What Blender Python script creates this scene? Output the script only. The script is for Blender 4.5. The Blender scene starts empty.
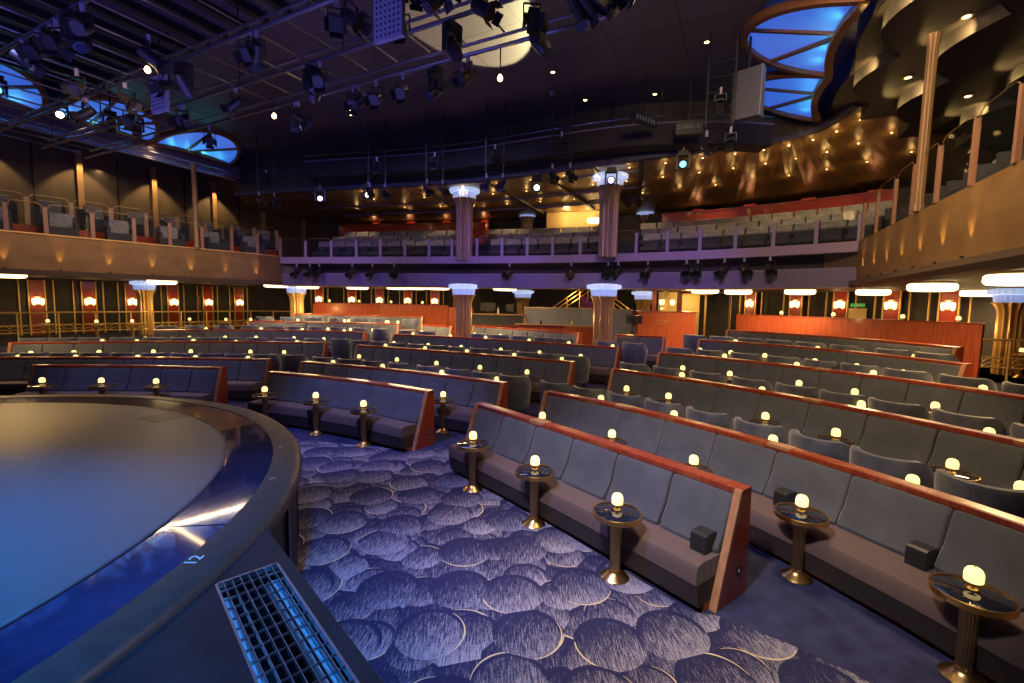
import bpy, bmesh, math, random
from mathutils import Vector, Matrix
random.seed(7)
SC = bpy.context.scene
COL = SC.collection
PI = math.pi
# ---------------------------------------------------------------- layout data (metres)
BENCH = {"R1":[0,[[-0.443,6.882],[-0.004,6.382],[0.426,5.875],[0.848,5.361],[1.261,4.84],[1.666,4.311],[2.062,3.776]]],"R2":[0,[[0.667,7.938],[1.243,7.415],[1.772,6.86],[2.254,6.272],[2.689,5.652],[3.076,4.999],[3.417,4.314],[3.71,3.597],[3.956,2.847],[4.155,2.065]]],"R3":[0.17,[[2.213,9.665],[2.766,9.141],[3.28,8.589],[3.753,8.009],[4.187,7.399],[4.58,6.761],[4.934,6.094],[5.248,5.398],[5.522,4.673],[5.756,3.92],[5.95,3.138]]],"R4":[0.37,[[3.697,11.293],[4.252,10.841],[4.766,10.361],[5.239,9.851],[5.672,9.312],[6.063,8.745],[6.414,8.148],[6.724,7.523],[6.994,6.868],[7.222,6.185],[7.41,5.472],[7.557,4.731]]],"R5":[0.59,[[5.336,12.921],[5.921,12.445],[6.441,11.932],[6.896,11.381],[7.286,10.791],[7.612,10.164],[7.874,9.498],[8.071,8.795],[8.203,8.053]]],"R6":[0.79,[[6.844,14.427],[7.36,13.884],[7.814,13.313],[8.205,12.712],[8.533,12.082],[8.8,11.424],[9.003,10.737],[9.145,10.021],[9.224,9.276]]],"C1":[0,[[-5.07,9.538],[-3.759,9.087],[-2.519,8.492],[-1.348,7.751]]],"C2":[0,[[-5.111,11.156],[-4.441,10.929],[-3.783,10.679],[-3.136,10.405],[-2.501,10.107],[-1.878,9.787],[-1.267,9.442],[-0.667,9.074],[-0.079,8.683]]],"C3":[0.17,[[-4.632,13.761],[-4.0,13.492],[-3.372,13.215],[-2.748,12.93],[-2.129,12.635],[-1.514,12.333],[-0.904,12.021],[-0.297,11.701],[0.305,11.373],[0.903,11.036],[1.496,10.69]]],"C4":[0.37,[[-4.081,15.78],[-3.391,15.561],[-2.711,15.322],[-2.042,15.063],[-1.382,14.785],[-0.733,14.488],[-0.094,14.171],[0.535,13.834],[1.154,13.478],[1.763,13.102],[2.362,12.707],[2.95,12.292]]],"C5":[0.59,[[-1.455,18.083],[-0.927,17.589],[-0.398,17.095],[0.13,16.601],[0.658,16.107],[1.186,15.613],[1.714,15.119],[2.242,14.625]]],"C5b":[0.59,[[3.315,14.415],[3.971,14.05],[4.626,13.685]]],"C6":[0.59,[[-3.478,17.913],[-2.839,17.541],[-2.2,17.169]]],"L1":[0,[[-10.352,9.831],[-9.685,9.919],[-9.017,9.984],[-8.348,10.024],[-7.678,10.041],[-7.007,10.033],[-6.335,10.001]]],"L2":[0,[[-13.166,10.739],[-12.467,10.899],[-11.766,11.039],[-11.064,11.161],[-10.36,11.265],[-9.654,11.349],[-8.947,11.415],[-8.238,11.463],[-7.527,11.492],[-6.815,11.502],[-6.1,11.493]]],"L3":[0.17,[[-13.987,12.649],[-13.336,12.934],[-12.68,13.191],[-12.018,13.422],[-11.351,13.625],[-10.678,13.801],[-10.0,13.949],[-9.316,14.07],[-8.627,14.164],[-7.933,14.231],[-7.233,14.271],[-6.528,14.283],[-5.818,14.268]]],"L4":[0.37,[[-12.396,15.669],[-11.709,16.042],[-11.015,16.348],[-10.315,16.586],[-9.608,16.755],[-8.895,16.857],[-8.175,16.891],[-7.448,16.857],[-6.715,16.755],[-5.975,16.584],[-5.229,16.346]]],"L5":[0.6,[[-10.584,18.251],[-9.827,18.371],[-9.07,18.46],[-8.313,18.517],[-7.555,18.544],[-6.797,18.539],[-6.038,18.503],[-5.279,18.435],[-4.519,18.336]]],"L6":[0.88,[[-9.5,19.896],[-8.76,19.88],[-8.023,19.839],[-7.291,19.774],[-6.561,19.683],[-5.835,19.568],[-5.113,19.428],[-4.394,19.263],[-3.679,19.074]]]}
TABLES = [["L",1,0,-9.629,9.221,0],["L",1,0,-8.497,9.314,0],["L",1,0,-7.378,9.337,0],["L",2,0,-11.97,10.203,0],["L",3,0,-13.032,12.238,0.17],["L",3,0,-12.173,12.563,0.17],["L",3,0,-11.64,12.742,0.17],["L",3,0,-10.377,13.088,0.17],["L",3,0,-9.429,13.278,0.17],["L",3,0,-7.791,13.478,0.17],["L",3,0,-6.805,13.518,0.17],["L",3,1,-12.472,11.407,0.17],["L",3,1,-11.239,11.638,0.17],["L",3,1,-9.801,11.835,0.17],["L",3,1,-8.372,11.955,0.17],["L",3,1,-7.006,11.999,0.17],["L",4,0,-12.111,14.959,0.37],["L",4,0,-11.036,15.508,0.37],["L",4,0,-10.041,15.87,0.37],["L",4,0,-9.068,16.065,0.37],["L",4,0,-7.744,16.11,0.37],["L",4,0,-6.624,15.954,0.37],["L",4,1,-12.478,13.791,0.37],["L",4,1,-11.549,13.948,0.37],["L",4,1,-10.15,14.428,0.37],["L",4,1,-8.744,14.352,0.37],["L",4,1,-6.951,14.649,0.37],["L",5,0,-10.34,17.52,0.6],["L",5,0,-9.34,17.663,0.6],["L",5,0,-8.391,17.749,0.6],["L",5,0,-7.213,17.781,0.6],["L",5,0,-6.323,17.755,0.6],["L",5,0,-5.431,17.686,0.6],["L",5,1,-11.168,16.565,0.6],["L",5,1,-9.421,17.045,0.6],["L",5,1,-7.925,17.139,0.6],["L",5,1,-6.262,16.917,0.6],["L",6,0,-8.615,19.111,0.88],["L",6,0,-6.822,18.95,0.88],["L",6,0,-5.175,18.662,0.88],["L",6,1,-8.835,18.738,0.88],["L",6,1,-6.934,18.8,0.88],["L",6,1,-5.1,18.674,0.88],["L",6,1,-4.684,18.62,0.88],["C",1,0,-4.775,8.696,0],["C",1,0,-3.582,8.226,0],["C",1,0,-2.508,7.621,0],["C",2,0,-4.886,10.256,0],["C",2,0,-3.601,9.754,0],["C",2,0,-2.413,9.185,0],["C",2,0,-1.292,8.543,0],["C",3,0,-4.326,12.805,0.17],["C",3,0,-3.114,12.261,0.17],["C",3,0,-1.948,11.699,0.17],["C",3,0,-0.777,11.095,0.17],["C",3,0,0.361,10.469,0.17],["C",3,1,-4.544,11.492,0.17],["C",3,1,-3.129,10.945,0.17],["C",3,1,-1.577,10.191,0.17],["C",3,1,-0.303,9.39,0.17],["C",4,0,-3.886,14.921,0.37],["C",4,0,-2.681,14.495,0.37],["C",4,0,-1.573,14.037,0.37],["C",4,0,-0.328,13.434,0.37],["C",4,0,0.785,12.813,0.37],["C",4,0,1.851,12.133,0.37],["C",4,1,-3.891,13.94,0.37],["C",4,1,-2.575,13.4,0.37],["C",4,1,-1.27,12.77,0.37],["C",4,1,0.065,12.073,0.37],["C",4,1,1.265,11.362,0.37],["C",5,0,-3.453,17.313,0.59],["C",5,0,-1.365,16.484,0.59],["C",5,0,-0.405,16.061,0.59],["C",5,0,1.482,14.566,0.59],["C",5,0,3.35,13.526,0.59],["C",5,1,-3.494,16.001,0.59],["C",5,1,-2.111,15.527,0.59],["C",5,1,-0.879,15.105,0.59],["C",5,1,0.539,14.222,0.59],["C",5,1,1.693,13.512,0.59],["C",5,1,2.824,12.709,0.59],["R",1,0,-0.491,5.874,0],["R",1,0,0.282,4.947,0],["R",1,0,0.979,3.976,0],["R",2,0,0.499,7.038,0],["R",2,0,1.39,6.096,0],["R",2,0,2.113,5.093,0],["R",2,0,2.682,4.03,0],["R",2,0,3.117,2.901,0],["R",3,0,2.213,8.618,0.17],["R",3,0,2.798,7.977,0.17],["R",3,0,3.772,6.623,0.17],["R",3,0,4.231,5.796,0.17],["R",3,0,4.656,4.665,0.17],["R",3,0,4.716,4.064,0.17],["R",3,1,1.538,7.665,0.17],["R",3,1,2.415,6.616,0.17],["R",3,1,3.205,5.432,0.17],["R",3,1,3.81,4.178,0.17],["R",4,0,3.857,10.17,0.37],["R",4,0,4.575,9.449,0.37],["R",4,0,5.373,8.408,0.37],["R",4,0,5.826,7.623,0.37],["R",4,0,6.271,6.627,0.37],["R",4,1,3.455,9.134,0.37],["R",4,1,4.262,7.64,0.37],["R",4,1,5.176,6.626,0.37],["R",4,1,5.572,5.195,0.37],["R",5,0,5.057,12.168,0.59],["R",5,0,5.636,11.659,0.59],["R",5,0,6.181,11.053,0.59],["R",5,0,6.782,10.113,0.59],["R",5,0,7.124,9.327,0.59],["R",5,0,7.355,8.478,0.59],["R",5,1,5.065,10.765,0.59],["R",5,1,5.929,9.397,0.59],["R",5,1,6.701,8.357,0.59],["R",5,1,7.223,6.891,0.59],["R",6,0,6.57,13.613,0.79],["R",6,0,7.532,12.359,0.79],["R",6,0,8.19,10.808,0.79],["R",6,1,6.274,12.745,0.79],["R",6,1,7.439,11.033,0.79],["R",6,1,8.408,9.446,0.79]]
CHAIRS = [["L",3,-13.627,11.352,12.8,0.17],["L",3,-12.895,11.519,12.8,0.17],["L",3,-12.207,11.665,11.4,0.17],["L",3,-11.579,11.782,9.9,0.17],["L",3,-10.903,11.892,8.4,0.17],["L",3,-10.179,11.991,6.8,0.17],["L",3,-9.456,12.071,5.3,0.17],["L",3,-8.737,12.131,3.8,0.17],["L",3,-8.032,12.172,2.3,0.17],["L",3,-7.344,12.194,0.8,0.17],["L",3,-6.611,12.199,-0.7,0.17],["L",3,-5.852,12.19,-0.7,0.17],["L",4,-14.069,13.378,23.6,0.37],["L",4,-13.461,13.637,21.4,0.37],["L",4,-12.843,13.876,19.2,0.37],["L",4,-12.084,14.133,16.9,0.37],["L",4,-11.272,14.369,14.6,0.37],["L",4,-10.545,14.546,12.4,0.37],["L",4,-9.835,14.689,10.1,0.37],["L",4,-9.144,14.8,7.8,0.37],["L",4,-8.342,14.895,5.5,0.37],["L",4,-7.428,14.961,3.2,0.37],["L",4,-6.493,14.982,-1.2,0.37],["L",4,-5.62,14.964,-1.2,0.37],["L",5,-12.469,16.426,28.5,0.6],["L",5,-11.709,16.808,23.8,0.6],["L",5,-10.877,17.134,18.7,0.6],["L",5,-9.976,17.387,13.5,0.6],["L",5,-9.115,17.472,8.1,0.6],["L",5,-8.33,17.524,2.7,0.6],["L",5,-7.499,17.5,-2.7,0.6],["L",5,-6.622,17.448,-7.9,0.6],["L",5,-5.681,17.225,-17.7,0.6],["L",5,-4.844,16.958,-17.7,0.6],["L",6,-10.327,19.0,9.0,0.88],["L",6,-9.366,19.13,6.7,0.88],["L",6,-8.395,19.153,4.3,0.88],["L",6,-7.402,19.243,-0.4,0.88],["L",6,-6.451,19.223,-2.7,0.88],["L",6,-5.521,19.159,-5.1,0.88],["L",6,-4.221,19.004,-7.4,0.88],["C",3,-4.835,11.802,-18.7,0.17],["C",3,-4.106,11.551,-20.8,0.17],["C",3,-3.392,11.273,-23.0,0.17],["C",3,-2.646,10.948,-25.1,0.17],["C",3,-1.872,10.571,-27.2,0.17],["C",3,-1.159,10.185,-29.4,0.17],["C",3,-0.505,9.796,-31.5,0.17],["C",3,0.077,9.42,-33.6,0.17],["C",4,-4.831,14.605,-23.0,0.37],["C",4,-4.14,14.312,-23.0,0.37],["C",4,-3.464,14.021,-23.8,0.37],["C",4,-2.812,13.729,-24.6,0.37],["C",4,-2.16,13.425,-25.4,0.37],["C",4,-1.508,13.11,-26.2,0.37],["C",4,-0.847,12.778,-27.0,0.37],["C",4,-0.177,12.429,-27.8,0.37],["C",4,0.464,12.084,-28.6,0.37],["C",4,1.076,11.742,-29.4,0.37],["C",4,1.634,11.42,-30.2,0.37],["C",5,-3.757,16.412,-17.7,0.59],["C",5,-3.038,16.179,-19.4,0.59],["C",5,-1.085,15.419,-24.6,0.59],["C",5,-0.405,15.106,-26.4,0.59],["C",5,0.346,14.729,-28.2,0.59],["C",5,1.018,14.364,-29.9,0.59],["C",5,1.613,14.017,-31.7,0.59],["C",5,2.793,13.259,-35.2,0.59],["C",5,3.467,12.785,-35.2,0.59],["R",3,0.898,8.675,-42.2,0.17],["R",3,1.453,8.171,-42.2,0.17],["R",3,1.997,7.639,-46.4,0.17],["R",3,2.479,7.102,-50.7,0.17],["R",3,2.93,6.527,-55.0,0.17],["R",3,3.346,5.915,-59.3,0.17],["R",3,3.716,5.284,-63.6,0.17],["R",3,4.016,4.681,-63.6,0.17],["R",3,4.307,3.986,-67.8,0.17],["R",3,4.561,3.247,-71.8,0.17],["R",3,4.768,2.495,-75.7,0.17],["R",4,2.774,10.097,-43.4,0.37],["R",4,3.346,9.545,-47.1,0.37],["R",4,3.902,8.933,-50.8,0.37],["R",4,4.433,8.26,-54.6,0.37],["R",4,4.873,7.62,-58.3,0.37],["R",4,5.233,7.024,-62.1,0.37],["R",4,5.552,6.422,-62.1,0.37],["R",4,5.865,5.733,-65.7,0.37],["R",4,6.138,5.023,-69.3,0.37],["R",4,6.372,4.296,-72.7,0.37],["R",4,6.566,3.56,-76.1,0.37],["R",5,4.345,11.668,-39.2,0.59],["R",5,4.935,11.161,-43.1,0.59],["R",5,5.498,10.601,-47.1,0.59],["R",5,6.027,9.987,-51.2,0.59],["R",5,6.472,9.385,-55.4,0.59],["R",5,6.839,8.807,-59.5,0.59],["R",5,7.138,8.129,-63.6,0.59],["R",5,7.519,7.432,-67.6,0.59],["R",5,7.793,6.684,-71.5,0.59],["R",5,8.017,5.917,-75.2,0.59],["R",5,8.19,5.139,-78.8,0.59],["R",6,5.521,13.673,-39.1,0.79],["R",6,6.103,13.199,-39.1,0.79],["R",6,6.678,12.681,-44.6,0.79],["R",6,7.176,12.141,-50.5,0.79],["R",6,7.622,11.553,-56.5,0.79],["R",6,8.0,10.806,-62.5,0.79],["R",6,8.438,9.977,-68.6,0.79],["R",6,8.673,9.24,-74.4,0.79]]
DECK = [[-1.699,3.012],[-0.487,1.709],[-1.833,1.68]]
GRATE = [[-1.585,2.333],[-1.319,2.51],[-0.588,1.707],[-1.002,1.698]]
CARPET = [[-3.72,7.867],[-1.407,7.347],[-1.168,7.621],[-0.497,6.921],[-0.307,6.032],[1.496,3.52],[1.69,3.477],[2.104,3.175],[2.453,2.844]]
MIDP = [[-8.849,17.522],[-7.795,17.295],[-6.746,17.065],[-5.748,16.846],[-4.806,16.64],[-3.873,16.44],[-2.98,16.239],[-2.143,16.048],[-1.254,15.82],[-0.39,15.585],[0.448,15.333],[1.272,15.046],[2.121,14.718],[2.939,14.352],[3.707,13.966],[4.496,13.522],[5.253,13.031],[5.99,12.499],[6.685,11.912],[7.353,11.262],[7.93,10.628]]
LFRONT = [[-13.047,11.302],[-12.793,11.653],[-12.376,12.23],[-11.829,12.987],[-11.287,13.736],[-10.765,14.458],[-10.246,15.177],[-9.719,15.906],[-9.221,16.595],[-8.744,17.254]]
LBACK = [[-14.139,12.436],[-13.698,13.046],[-13.16,13.79],[-12.63,14.525],[-12.111,15.242],[-11.608,15.938],[-11.104,16.635],[-10.595,17.34],[-10.118,17.999],[-9.604,18.71]]
RFRONT = [[7.845,10.432],[7.401,9.488],[6.942,8.51],[6.548,7.672],[6.136,6.792],[5.679,5.821],[5.268,4.945]]
TALLCOL = [[-10.339,15.048],[6.431,7.421]]
DISC = [[-13.56,12.21],[-12.41,16.2],[-9.33,18.03],[-8.56,19.12],[-6.39,18.82],[-4.46,17.76],[-3.71,17.35],[-2.8,17.08],[-0.29,16.58],[6.44,15.36],[7.76,15.79],[9.19,14.67],[10.96,13.95],[9.32,10.21],[13.46,13.21],[7.93,7.17]]
SCL = [[-20.37,15.11],[-19.62,16.6],[-18.87,18.09],[-18.14,19.52],[-17.45,20.88],[-16.69,22.4],[-15.95,23.85],[-15.21,25.31],[-14.46,26.8],[-13.74,28.22]]
SCB = [[-11.42,26.5],[-9.49,26.5],[-7.86,26.5],[-6.2,26.5],[-4.6,26.5],[-2.97,26.5]]
SCR = [[10.72,20.6],[11.77,19.0],[12.62,17.6],[13.43,16.2],[14.03,14.7]]
FIX = {"par":[[-7.26,6.96,5.75],[-6.24,6.45,5.75],[-5.5,6.23,5.75],[-6.42,9.15,5.75],[-3.67,6.56,5.75],[-3.6,6.89,5.75],[-5.01,8.34,5.75],[-4.28,8.76,5.75],[-4.09,8.94,5.75],[-2.67,8.37,5.75],[-2.28,8.22,5.75],[-2.03,5.82,5.75],[-2.29,5.87,5.75],[-0.71,7.27,5.75],[0.21,5.88,5.75],[-1.03,5.63,5.75],[0.92,5.39,5.75],[1.12,5.32,5.75],[-7.53,9.2,5.75],[-8.17,8.74,5.75],[-8.1,9.08,5.75],[-6.54,6.29,5.75],[-6.75,6.72,5.75],[-7.25,7.84,5.75],[-6.91,8.09,5.75],[-5.26,6.83,5.75],[-5.69,7.74,5.75],[-6.57,10.31,5.75],[-6.43,9.36,5.75],[-2.99,7.6,5.75],[-3.36,7.37,5.75],[-1.8,7.88,5.75],[-2.86,8.25,5.75],[-1.46,6.06,5.75],[-0.7,5.48,5.75],[-0.42,5.62,5.75],[0.87,5.62,5.75],[0.61,5.4,5.75],[1.34,5.31,5.75]],"head":[[-3.2,7.53,5.7],[-1.43,7.19,5.7],[-0.86,5.33,5.7],[0.29,6.14,5.7],[-5.88,5.95,5.7],[-5.25,7.4,5.7],[-0.93,6.18,5.7]],"panel":[[-5.89,7.69,5.8],[-1.52,5.51,5.8]]}
DOWN = [[0.82,10.87,7.74],[3.78,9.57,7.74],[3.46,11.87,7.74],[1.78,12.27,7.74]]
LUNR = [[5.31,7.411],[6.382,9.755],[7.605,11.922]]
AX = Vector((0.4515, 0.8923))     # room axis, stage to back of house
NV = Vector((0.8923, -0.4515))    # across the room, to the right
SCN = Vector((-6.05, 2.40))       # centre of the round stage
def uv(u, v): p = AX * u + NV * v; return (p.x, p.y)
def toUV(p): p = Vector(p[:2]); return p.dot(AX), p.dot(NV)

# ---------------------------------------------------------------- materials
def mat(name, col, rough=.6, metal=0., emit=None, es=0., spec=.5, coat=0., sheen=0.):
    m = bpy.data.materials.new(name); m.use_nodes = True
    b = m.node_tree.nodes['Principled BSDF']; i = b.inputs
    i['Base Color'].default_value = (*col, 1); i['Roughness'].default_value = rough
    i['Metallic'].default_value = metal; i['Specular IOR Level'].default_value = spec
    i['Coat Weight'].default_value = coat; i['Coat Roughness'].default_value = .08
    i['Sheen Weight'].default_value = sheen; i['Sheen Roughness'].default_value = .45
    if emit: i['Emission Color'].default_value = (*emit, 1); i['Emission Strength'].default_value = es
    return m
class NT:
    def __init__(s, m): s.t = m.node_tree; s.b = s.t.nodes['Principled BSDF']
    def n(s, typ, **kw):
        x = s.t.nodes.new(typ)
        for k, v in kw.items():
            if k.startswith('i_'):
                k = k[2:]; k = int(k) if k.isdigit() else k
                x.inputs[k].default_value = v
            else: setattr(x, k, v)
        return x
    def l(s, a, b): s.t.links.new(a, b)
    def math(s, op, a, b=None, clamp=False):
        x = s.n('ShaderNodeMath', operation=op); x.use_clamp = clamp
        for k, v in enumerate((a, b)):
            if v is None: continue
            if isinstance(v, (int, float)): x.inputs[k].default_value = v
            else: s.l(v, x.inputs[k])
        return x.outputs[0]
    def mix(s, f, a, b):
        x = s.n('ShaderNodeMix', data_type='RGBA')
        for k, v in ((0, f), (6, a), (7, b)):
            if isinstance(v, (int, float)): x.inputs[k].default_value = v
            elif isinstance(v, tuple): x.inputs[k].default_value = (*v, 1) if len(v) == 3 else v
            else: s.l(v, x.inputs[k])
        return x.outputs[2]
    def coords(s, kind='Object', scale=(1, 1, 1), rot=(0, 0, 0)):
        c = s.n('ShaderNodeTexCoord'); m = s.n('ShaderNodeMapping')
        m.inputs['Scale'].default_value = scale; m.inputs['Rotation'].default_value = rot
        s.l(c.outputs[kind], m.inputs[0]); return m.outputs[0]
    def noise(s, vec, scale=5, detail=3, rough=.5):
        x = s.n('ShaderNodeTexNoise'); x.inputs['Scale'].default_value = scale
        x.inputs['Detail'].default_value = detail; x.inputs['Roughness'].default_value = rough
        s.l(vec, x.inputs['Vector']); return x.outputs['Fac']
    def ramp(s, f, lo, hi):
        x = s.n('ShaderNodeMapRange'); x.inputs[1].default_value = lo; x.inputs[2].default_value = hi
        s.l(f, x.inputs[0]); return x.outputs[0]
    def bump(s, h, strength=.3, dist=.01):
        x = s.n('ShaderNodeBump'); x.inputs['Strength'].default_value = strength; x.inputs['Distance'].default_value = dist
        s.l(h, x.inputs['Height']); s.l(x.outputs[0], s.b.inputs['Normal'])
    def base(s, c): s.l(c, s.b.inputs['Base Color'])
def noisy(m, c1, c2, scale=5, stretch=(1, 1, 1), lo=.35, hi=.65, bump=0, rough=None, detail=4):
    t = NT(m); f = t.noise(t.coords('Object', stretch), scale, detail)
    t.base(t.mix(t.ramp(f, lo, hi), c1, c2))
    if bump: t.bump(f, bump)
    if rough:
        r = t.n('ShaderNodeMapRange'); r.inputs[1].default_value = lo; r.inputs[2].default_value = hi
        r.inputs[3].default_value, r.inputs[4].default_value = rough
        t.l(f, r.inputs[0]); t.l(r.outputs[0], t.b.inputs['Roughness'])
    return m
MT = {}
MT['wood'] = noisy(mat('mahogany', (.2, .03, .01), .28, coat=.25), (.20, .028, .010), (.34, .06, .022), 6, (6, 6, .5))
MT['redwood'] = noisy(mat('cherry_panel', (.3, .06, .02), .32, coat=.15), (.36, .065, .022), (.52, .11, .04), 5, (6, 6, .35))
MT['trimwood'] = noisy(mat('pale_edge_wood', (.4, .2, .1), .4), (.34, .16, .08), (.46, .24, .12), 6, (4, 4, .6))
MT['velvet'] = noisy(mat('slate_velvet', (.08, .1, .13), .75, sheen=.35), (.044, .050, .062), (.068, .076, .088), 4, (1, 1, 1), .3, .7, .1)
MT['chairvelvet'] = noisy(mat('navy_velvet', (.04, .05, .09), .55, sheen=.4), (.042, .050, .078), (.095, .108, .145), 6, (1, 1, 1), .35, .7, .1)
m = mat('plum_ribbed_fabric', (.06, .04, .04), .8, sheen=.2); t = NT(m)
w = t.n('ShaderNodeTexWave', wave_type='BANDS', bands_direction='X'); w.inputs['Scale'].default_value = 26; t.l(t.coords('Object', (1, .8, .4), (0, 0, .9)), w.inputs[0])
t.base(t.mix(w.outputs['Fac'], (.085, .055, .050), (.12, .080, .072))); MT['seat'] = m
MT['plinth'] = mat('dark_plinth', (.03, .022, .022), .7)
MT['brass'] = mat('brass', (.72, .46, .16), .3, 1.)
MT['brasspaint'] = mat('polished_brass_bar', (.78, .50, .15), .38, .45)
MT['brassdull'] = mat('satin_bronze', (.42, .29, .14), .38, 1.)
MT['glasstop'] = mat('black_mirror_glass', (.012, .016, .03), .06, 0, spec=.8, coat=.6)
MT['lamp'] = mat('lamp_shade_glow', (.9, .75, .4), .4, emit=(1., .74, .26), es=1.55)
MT['black'] = mat('black_metal', (.012, .012, .014), .45)
MT['blacksat'] = mat('black_plastic', (.02, .02, .024), .35)
MT['armblack'] = mat('black_leather', (.018, .019, .022), .42)
MT['steel'] = mat('steel_pipe', (.30, .30, .34), .32, 1.)
MT['steelblue'] = mat('grey_panel', (.25, .26, .34), .5)
m = mat('blue_carpet', (.01, .014, .06), .95); noisy(m, (.012, .014, .055), (.032, .036, .105), 5, (1, 1, 1), .35, .7, .25, detail=8); MT['carpet'] = m
# patterned carpet: overlapping scallops drawn by stacked cells
m = mat('scallop_carpet', (.1, .1, .2), .95); t = NT(m)
P0 = t.coords('Object', (1, 1, 1)); dark = (.013, .013, .060)
hat1 = t.noise(t.coords('Object', (105, 9, 1), (0, 0, .42)), 1., 3, .7)
hat2 = t.noise(t.coords('Object', (60, 45, 1), (0, 0, .2)), 2., 3)
hatch = t.math('ADD', t.math('MULTIPLY', hat1, .66), t.math('MULTIPLY', hat2, .34))
big = t.noise(P0, .8, 2)
def hcol(level): # level 0 dark .. 1 light: threshold of the hatch strokes
    f = t.math('ADD', hatch, t.math('SUBTRACT', t.math('MULTIPLY', level, .34), .225))
    return t.ramp(f, .41, .58)
val = hcol(t.math('ADD', t.math('MULTIPLY', big, .5), .42)); gold = None
for k, (sc, ox, oy, rr) in enumerate(((1.75, .3, .1, .62), (1.55, .77, .5, .55), (1.95, .2, .9, .5), (1.5, .55, .35, .46), (2.2, .1, .4, .45), (1.65, .9, .75, .44))):
    mp = t.n('ShaderNodeMapping'); mp.inputs['Location'].default_value = (ox, oy, 0); mp.inputs['Scale'].default_value = (sc, sc, sc)
    mp.inputs['Rotation'].default_value = (0, 0, .5 + k * .83)
    t.l(P0, mp.inputs[0])
    v = t.n('ShaderNodeTexVoronoi', voronoi_dimensions='2D', feature='F1'); v.inputs['Scale'].default_value = 1; v.inputs['Randomness'].default_value = .55
    t.l(mp.outputs[0], v.inputs['Vector'])
    d = v.outputs['Distance']; inside = t.math('LESS_THAN', d, rr)
    rel = t.n('ShaderNodeVectorMath', operation='SUBTRACT'); t.l(mp.outputs[0], rel.inputs[0]); t.l(v.outputs['Position'], rel.inputs[1])
    rot = t.n('ShaderNodeVectorRotate', rotation_type='Z_AXIS'); t.l(rel.outputs[0], rot.inputs[0]); rot.inputs['Angle'].default_value = (.5 + k * .83)*-1
    sx = t.n('ShaderNodeSeparateXYZ'); t.l(rot.outputs[0], sx.inputs[0])
    sr = t.n('ShaderNodeSeparateColor'); t.l(v.outputs['Color'], sr.inputs[0])
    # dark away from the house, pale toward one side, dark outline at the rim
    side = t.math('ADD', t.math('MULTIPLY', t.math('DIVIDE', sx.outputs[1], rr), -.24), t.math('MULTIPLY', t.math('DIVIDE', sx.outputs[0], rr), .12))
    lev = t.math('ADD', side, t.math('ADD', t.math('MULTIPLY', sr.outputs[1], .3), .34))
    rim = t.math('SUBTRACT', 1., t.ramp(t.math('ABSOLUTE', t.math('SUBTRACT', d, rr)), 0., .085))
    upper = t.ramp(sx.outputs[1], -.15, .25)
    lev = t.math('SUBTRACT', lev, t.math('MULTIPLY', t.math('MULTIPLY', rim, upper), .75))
    hv = hcol(lev)
    ang = t.math('ARCTAN2', sx.outputs[1], sx.outputs[0])
    tgt = t.math('MULTIPLY', t.math('SUBTRACT', sr.outputs[0], .5), 5.5)
    near = t.math('LESS_THAN', t.math('ABSOLUTE', t.math('SUBTRACT', ang, tgt)), .95)
    pick = t.math('GREATER_THAN', sr.outputs[2], .45)
    w_ = t.math('MULTIPLY', t.math('SUBTRACT', 1.3, t.math('ABSOLUTE', t.math('SUBTRACT', ang, tgt))), .009)
    line = t.math('LESS_THAN', t.math('ABSOLUTE', t.math('SUBTRACT', d, rr - .012)), w_)
    g = t.math('MULTIPLY', t.math('MULTIPLY', near, pick), line)
    mixf = t.n('ShaderNodeMix', data_type='FLOAT'); t.l(inside, mixf.inputs[0]); t.l(val, mixf.inputs[2]); t.l(hv, mixf.inputs[3]); val = mixf.outputs[0]
    keep = t.math('MULTIPLY', t.math('SUBTRACT', 1., inside), gold) if gold is not None else None
    gold = t.math('ADD', g, keep, True) if keep is not None else g
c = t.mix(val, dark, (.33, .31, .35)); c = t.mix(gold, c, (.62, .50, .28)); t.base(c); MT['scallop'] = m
m = mat('stage_mat', (.1, .1, .12), .42); noisy(m, (.060, .064, .068), (.082, .084, .090), 14, (1, 1, 1), .3, .7, .02, (.38, .46), 8); MT['stagemat'] = m
m = mat('stage_glass', (.02, .022, .05), .04, spec=.9, coat=.5); noisy(m, (.018, .018, .05), (.035, .035, .09), 2); MT['stageglass'] = m
m = mat('stage_rim_vinyl', (.07, .055, .05), .42); noisy(m, (.030, .026, .025), (.05, .042, .036), 9, (1, 1, 1), .3, .7, .05); m.node_tree.nodes['Principled BSDF'].inputs['Specular IOR Level'].default_value = .25; MT['rim'] = m
MT['deck'] = noisy(mat('black_deck', (.03, .03, .034), .5, spec=.25), (.010, .010, .013), (.018, .018, .022), 4, (1, 1, 1), .35, .65, .04)
MT['white'] = mat('white_tape', (.7, .7, .72), .5)
MT['grating'] = mat('galvanised_bar', (.35, .36, .38), .35, .9)
MT['flange'] = mat('pit_flange', (.45, .47, .5), .5)
MT['ceil'] = mat('plum_ceiling', (.05, .04, .06), .42)
t = NT(MT['ceil']); br = t.n('ShaderNodeTexBrick'); br.offset = 0; br.inputs['Scale'].default_value = 1
for k, v in (('Mortar Size', .012), ('Brick Width', 1.35), ('Row Height', 1.35), ('Mortar Smooth', .1)): br.inputs[k].default_value = v
br.inputs['Color1'].default_value = (.085, .066, .092, 1); br.inputs['Color2'].default_value = (.095, .075, .102, 1); br.inputs['Mortar'].default_value = (.012, .01, .014, 1)
t.l(t.coords('Object', (1, 1, 1), (0, 0, -1.102)), br.inputs[0]); t.base(br.outputs[0])
MT['cove'] = mat('dark_bronze_ceiling', (.040, .034, .036), .55, 0., spec=.35)
MT['goldceil'] = mat('brass_leaf_ceiling', (.30, .18, .065), .36, .25)
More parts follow.
